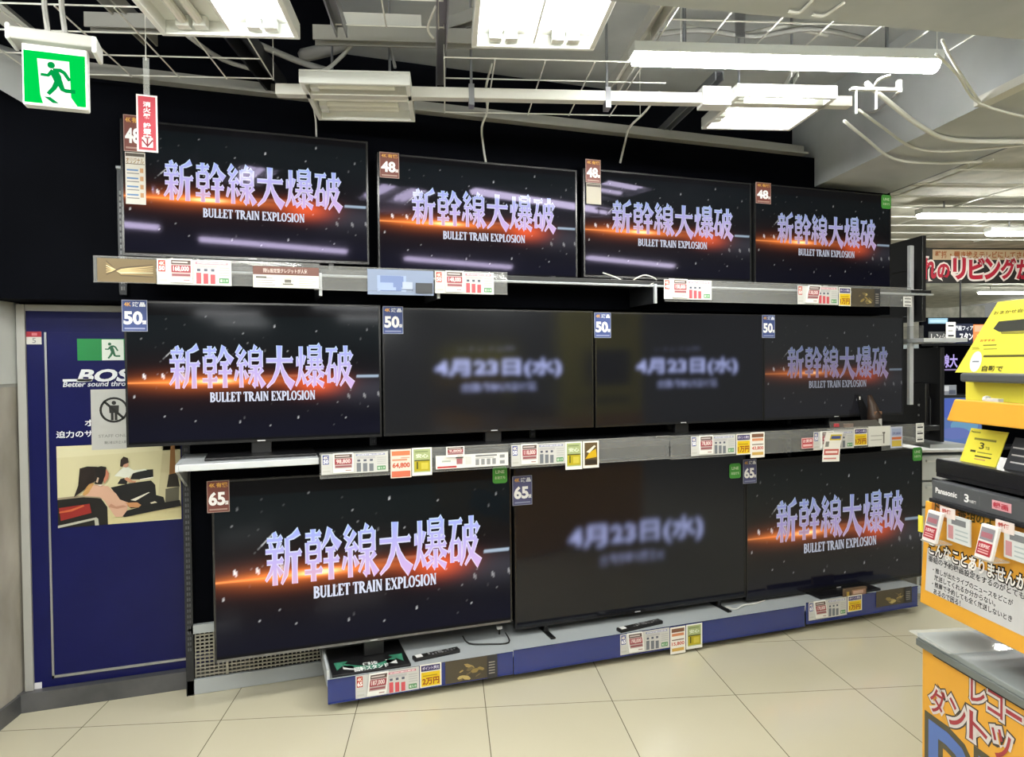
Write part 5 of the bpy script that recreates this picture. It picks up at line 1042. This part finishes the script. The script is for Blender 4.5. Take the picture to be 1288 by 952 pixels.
# lettered board above: leans back a little
B0 = rA(1157, 757); B1 = rA(1165, 632); bv0, bv1 = B0[1], B1[1]
TB = Frame(AISLE((0, bv0, -SA)), -G2, ZU + G1 * .055, -G1)
hb = bv1 - bv0; ub = B0[0]
mb = MB(TB); mb.box(ub, 0, -.02, un, hb, 0, 'orange_board'); mb.build('upper_board', R, bevel=.002)
mb = MB(TB); ib0 = .045; mb.box(ub + .022, ib0, 0, un, hb * .55, .0012, '#c8c8ca'); mb.box(ub + .022, ib0, .0012, un, hb * .55, .0014, '#c8c8ca')
hs = hb
def bt(t, u, v, h, wd, layers):
    for off, m_, dz in layers: mb.text(t, ub + u, v, ub + u + wd, v + h, .002 + dz, m_, off)
bt('こんなことありませんか', .030, hb * .51, hb * .115, .36, ((.12, '#26221e', 0), (.03, '#eceae6', .0008)))
for (t, u, v, wd, h) in (('番組の予約録画設定をするのがとても面倒', .030, .435, .40, .058), ('・推しが出たライブのニュースをどこが', .052, .345, .30, .052), ('放送してくれるか分からない。', .060, .278, .235, .052), ('・推薦で予約しても全く放送しないとき', .052, .211, .30, .052), ('あるので困る！', .060, .144, .11, .052)):
    bt(t, u, hb * v, hb * h, wd, ((.015, '#3a3a3c', 0),))
bt('ドラマ番組のように', .045, hb * .93, hb * .10, .30, ((.02, '#4a4420', 0),))
mb.box(ub + .03, hb * .86, 0, ub + .17, hb * 1.0, .001, '#c07a34'); mb.build('board_lettering', R, label='pale panel with dark lettering')
# sign strip under the recorder and shelf
S0 = rA(1172, 626); S1 = rA(1174, 604); 
mb = MB(AISLE); mb.box(S0[0], S0[1], -SA - .05, un, S1[1], -SA - .0, 'display_grey'); mb.box(S0[0] - .005, S0[1] - .012, -SA - .08, un, S0[1], -SA + .006, 'dark_metal'); mb.build('sign_strip', R, bevel=.002)
mb = MB(AISLE); w = -SA + .001; hs = S1[1] - S0[1]
mb.text('Panasonic', S0[0] + .018, S0[1] + hs * .36, S0[0] + .105, S0[1] + hs * .64, w, '#eeeeee', .035); mb.text('3', S0[0] + .135, S0[1] + hs * .28, S0[0] + .150, S0[1] + hs * .68, w, '#f4f4f4', .03); mb.text('TB搭載', S0[0] + .152, S0[1] + hs * .3, S0[0] + .178, S0[1] + hs * .45, w, '#d8d8d8', .02)
mb.rect(S0[0] + .121, S0[1] + hs * .25, S0[0] + .122, S0[1] + hs * .75, w, '#7a7a7a'); mb.rect(S0[0] + .19, S0[1] + hs * .25, S0[0] + .191, S0[1] + hs * .75, w, '#7a7a7a'); mb.rect(S0[0] + .235, S0[1] + hs * .3, S0[0] + .30, S0[1] + hs * .75, w, '#d9a0a8'); mb.text('録画', S0[0] + .24, S0[1] + hs * .38, S0[0] + .29, S0[1] + hs * .66, w + .001, '#b02a3c', .02)
mb.build('strip_lettering', R, label='white lettering')
zr = S1[1]
mb = MB(AISLE); mb.box(uf - .0, zr - .02, -SA - .46, un, zr, -SA - .03, 'dark_metal'); mb.build('middle_shelf', R)
# recorder
q0, q1 = rA(1177, 603, SA + .03), rA(1179, 587, SA + .03)
RC = thing('video_recorder', AISLE((q0[0] + .215, zr, -SA - .13)), 'glossy black video recorder on the right display', 'video recorder')
hr = .062
mb = MB(AISLE); mb.box(q0[0], zr + .006, -SA - .24, q0[0] + .43, zr + hr, -SA - .03, 'black_plastic'); mb.build('body', RC, bevel=.003)
mb = MB(AISLE); mb.box(q0[0] + .005, zr + .02, -SA - .03, q0[0] + .425, zr + hr - .004, -SA - .026, 'tv_bezel'); mb.build('front_flap', RC, bevel=.001)
mb = MB(AISLE)
for uu in (.03, .39): mb.box(q0[0] + uu, zr, -SA - .08, q0[0] + uu + .02, zr + .006, -SA - .06, 'black_plastic'); mb.box(q0[0] + uu, zr, -SA - .21, q0[0] + uu + .02, zr + .006, -SA - .19, 'black_plastic')
mb.build('foot', RC)
# yellow card leaning on the recorder
zt = zr + hr
k0, k1 = rA(1207, 588, SA + .06), rA(1213, 537, SA + .06); kr = rA(1252, 590, SA + .06)
YF = Frame(AISLE((0, zt, -SA - .06)), -G2, ZU * .97 + G1 * .2, -G1 * .97 + ZU * .2)
hc = k1[1] - zt; wc = kr[0] - k0[0]
mb = MB(YF); uc = k0[0]; mb.hexa([(uc, 0, 0), (uc + wc, 0, 0), (uc + wc, 0, -.003), (uc, 0, -.003)], [(uc + .02, hc, 0), (uc + wc + .02, hc, 0), (uc + wc + .02, hc, -.003), (uc + .02, hc, -.003)], 'yellow_board')
mb.text('Panasonic', uc + .024, hc * .88, uc + .06, hc * .93, .0005, '#55522a', .02); mb.text('3', uc + wc * .48, hc * .44, uc + wc * .60, hc * .62, .0005, '#4a4820', .02); mb.text('TB', uc + wc * .64, hc * .44, uc + wc * .76, hc * .52, .0005, '#6a672c', .01)
for (a_, b_, c_, d_, m_) in ((.3, .68, .9, .74, '#8a863c'), (.25, .32, .4, .38, '#3f3d1e'), (.45, .32, .85, .35, '#8a863c'), (.4, .2, .85, .24, '#3f3d1e'), (.4, .12, .7, .15, '#c08a6a')): mb.rect(uc + a_ * wc, b_ * hc, uc + c_ * wc, d_ * hc, .0005, m_)
mb.build('display_card', label='yellow card reading 3TB leaning on the recorder', cat='display card')
mb = MB(YF); u2 = uc + wc + .015; mb.hexa([(u2, 0, -.01), (u2 + .14, 0, -.01), (u2 + .14, 0, -.013), (u2, 0, -.013)], [(u2 + .02, hc * .9, -.01), (u2 + .16, hc * .9, -.01), (u2 + .16, hc * .9, -.013), (u2 + .02, hc * .9, -.013)], '#3b3d42')
for k in range(3): mb.rect(u2 + .02, hc * (.2 + .2 * k), u2 + .12, hc * (.24 + .2 * k), -.0095, '#c8c8c8')
mb.build('display_card', label='dark grey card at the frame edge beside the yellow 3TB card', cat='display card')
# electronic tags in clear holders over the board
for i, (x, y, lab) in enumerate(((1161, 678, 'electronic price tag with red label at the far corner of the orange board'), (1227, 699, 'electronic price tag with red label nearer the frame edge on the orange board'))):
    p = rA(x, y, SA - .045); t = thing('price_tag', AISLE((p[0] + .03, p[1], -SA + .045)), lab, 'price card', 'electronic tags on the right display')
    mb = MB(AISLE); u0, v0 = p; mb.hexa([(u0, v0, -SA + .05), (u0 + .058, v0, -SA + .05), (u0 + .058, v0, -SA + .04), (u0, v0, -SA + .04)], [(u0 + .008, v0 + .090, -SA + .035), (u0 + .066, v0 + .090, -SA + .035), (u0 + .066, v0 + .090, -SA + .025), (u0 + .008, v0 + .090, -SA + .025)], '#e6e4e2'); mb.build('tag_body', t, bevel=.002)
    TF = Frame(AISLE((u0, v0, -SA + .0508)), -G2 + 0 * ZU, ZU * .857 + G1 * .143 + (-G2) * .076, -G1); mb = MB(TF)
    mb.rect(.006, .058, .052, .096, .0005, '#8d8a92'); mb.rect(.010, .066, .048, .082, .001, '#a86a74'); mb.rect(.005, .012, .053, .052, .0005, '#a8323c'); mb.text('お買得価格', .010, .034, .048, .046, .001, '#efd8d8', .02); mb.rect(.010, .018, .046, .022, .001, '#e2b4b4'); mb.rect(.010, .026, .046, .029, .001, '#e2b4b4'); mb.build('tag_print', t)
    mb = MB(AISLE); mb.box(u0 + .04, v0 + .078, -SA + .022, u0 + .10, v0 + .108, -SA + .02, '#e4d6d2'); mb.text('特価', u0 + .05, v0 + .090, u0 + .085, v0 + .102, -SA + .0225, '#b8473c', .03); mb.build('top_slip', t)
    mb = MB(AISLE); mb.box(u0 - .004, v0 - .004, -SA, u0 + .062, v0, -SA + .05, 'acrylic'); mb.box(u0 + .066, v0 + .015, -SA + .015, u0 + .155, v0 + .09, -SA + .02, '#cfd2d2'); mb.box(u0 + .085, v0 + .065, -SA + .02, u0 + .14, v0 + .082, -SA + .0205, '#77797d'); [mb.box(u0 + .10, v0 + .025 + k * .012, -SA + .02, u0 + .148, v0 + .029 + k * .012, -SA + .0205, '#a9b4b8') for k in range(3)]; mb.box(u0 + .072, v0 + .022, -SA + .02, u0 + .092, v0 + .06, -SA + .0205, '#c08a90'); mb.build('clear_holder', t, label='clear holder with printed card')
mb = MB(AISLE); p = rA(1154, 668, SA - .01); mb.box(p[0], p[1], -SA + .005, p[0] + .02, p[1] + .05, -SA + .008, 'yellow_board'); mb.build('side_tab', R, label='small yellow tab')
# upper shelf with orange lip, grey trays and yellow back board
O0, O1 = rA(1190, 529), rA(1196, 502); oh = O1[1] - O0[1]
OF = Frame(AISLE((0, O0[1], -SA)), -G2, ZU + G1 * .12 , -G1)
mb = MB(OF); mb.hexa([(O0[0], 0, 0), (un, 0, 0), (un, 0, -.01), (O0[0], 0, -.01)], [(O0[0] + .022, oh, 0), (un, oh, 0), (un, oh, -.01), (O0[0] + .022, oh, -.01)], 'orange_board'); mb.build('shelf_lip', R, bevel=.004, label='orange shelf lip')
mb = MB(AISLE); mb.box(O0[0] + .03, O1[1] - .03, -SA - .46, un, O1[1] - .005, -SA - .03, 'display_grey'); mb.build('upper_shelf', R, bevel=.003)
y0, y1 = rA(1210, 497, SA + .05), rA(1216, 480, SA + .05)
mb = MB(AISLE); mb.box(y0[0], O1[1] - .005, -SA - .14, un, y1[1] + .002, -SA - .06, 'yellow_board'); mb.build('yellow_riser', R, bevel=.003, label='yellow riser box')
g0, g1_ = rA(1211, 480, SA + .03), rA(1214, 469, SA + .03)
mb = MB(AISLE); mb.box(g0[0], g0[1], -SA - .2, un, g1_[1], -SA - .02, 'display_grey'); mb.build('grey_tray', R, bevel=.006)
t0, t1 = rA(1214, 470, SA + .12), rA(1250, 380, SA + .12); th_ = t1[1] - t0[1]
PB = Frame(AISLE((0, g1_[1], -SA - .08)), -G2, ZU + G1 * .22, -G1)
mb = MB(PB); th_ = rA(1250, 381, SA + .14)[1] - g1_[1]; lean = .11
mb.hexa([(t0[0] + .01, 0, 0), (un, 0, 0), (un, 0, -.006), (t0[0] + .01, 0, -.006)], [(t0[0] + .01 + lean, th_, 0), (un, th_, 0), (un, th_, -.006), (t0[0] + .01 + lean, th_, -.006)], 'yellow_board')
mb.build('poster_board', R, label='tall yellow poster board')
mb = MB(PB); ux = t0[0]
mb.disc(ux + .085, th_ * .16, .022, .030, .001, '#dfe4ea'); mb.rect(ux + .072, th_ * .15, ux + .098, th_ * .17, .0015, '#77808c')
mb.poly([(ux + .125, th_ * .62), (ux + .14, th_ * .72), (ux + .30, th_ * .73), (ux + .30, th_ * .56), (ux + .15, th_ * .57)], .001, '#33352f'); mb.poly([(ux + .155, th_ * .57), (ux + .16, th_ * .54), (ux + .30, th_ * .52), (ux + .30, th_ * .57)], .0012, '#8c8636')
mb.text('おまかせ自動録画', ux + .115, th_ * .82, ux + .28, th_ * .87, .001, '#6d6a28', .02); mb.text('自動で', ux + .115, th_ * .02, ux + .19, th_ * .10, .001, '#4d4a1e', .03); mb.rect(ux + .11, th_ * .22, ux + .26, th_ * .25, .001, '#5b5824')
mb.rect(ux + .10, th_ * .38, ux + .15, th_ * .40, .001, '#8a8638'); mb.rect(ux + .06, th_ * .355, ux + .085, th_ * .365, .001, '#8a8638'); mb.rect(ux + .06, th_ * .335, ux + .09, th_ * .345, .001, '#8a8638'); mb.rect(ux + .105, th_ * .33, ux + .155, th_ * .34, .001, '#8a8638'); mb.text('おすすめ', ux + .085, th_ * .44, ux + .14, th_ * .475, .001, '#c0603a', .02)
mb.build('poster_print', R, label='dark print on the yellow board')
mb = MB(AISLE); c0 = rA(1236, 500, SA + .02); mb.box(c0[0], O1[1] - .005, -SA - .035, c0[0] + .055, O1[1] + .008, -SA - .02, 'white_plastic'); mb.tube([(c0[0], O1[1] + .004, -SA - .028), (c0[0] + .01, O1[1] + .004, -SA - .028)], .010, 'white_plastic', 8); mb.build('cable_clip', label='white clip on the grey upper shelf of the right display', cat='clip')
# end board of the display, facing the television wall
EBF = Frame((0, 0, 0), G1, ZU, G2)
mb = MB(EBF); eb = -uf + .002; mb.box(SA + .02, .02, eb, SA + 1.45, .70, eb + .01, 'orange_board'); mb.box(SA + .03, .88, eb, SA + 1.45, 1.15, eb + .01, 'orange_board'); mb.box(SA + .45, .70, eb, SA + 1.45, .88, eb + .01, 'display_grey')
mb.box(SA + .06, .92, eb + .01, SA + .46, 1.10, eb + .012, '#d9d8d2'); mb.box(SA + .48, 1.15, eb, SA + 1.45, 2.15, eb + .01, 'yellow_board'); mb.build('end_board', R, label='yellow and orange end board')
mb = MB(Frame((0, 0, 0), -G1, ZU, G2)); mb.text('ビデオテープ', -SA - 1.25, 1.92, -SA - .62, 2.02, eb + .0105, '#4a4820', .03); mb.rect(-SA - 1.3, 1.40, -SA - .75, 1.72, eb + .0105, '#3a3a34'); mb.rect(-SA - 1.3, 1.24, -SA - .6, 1.3, eb + .0105, '#8a8638'); mb.build('end_print', R, label='dark print on the end board')
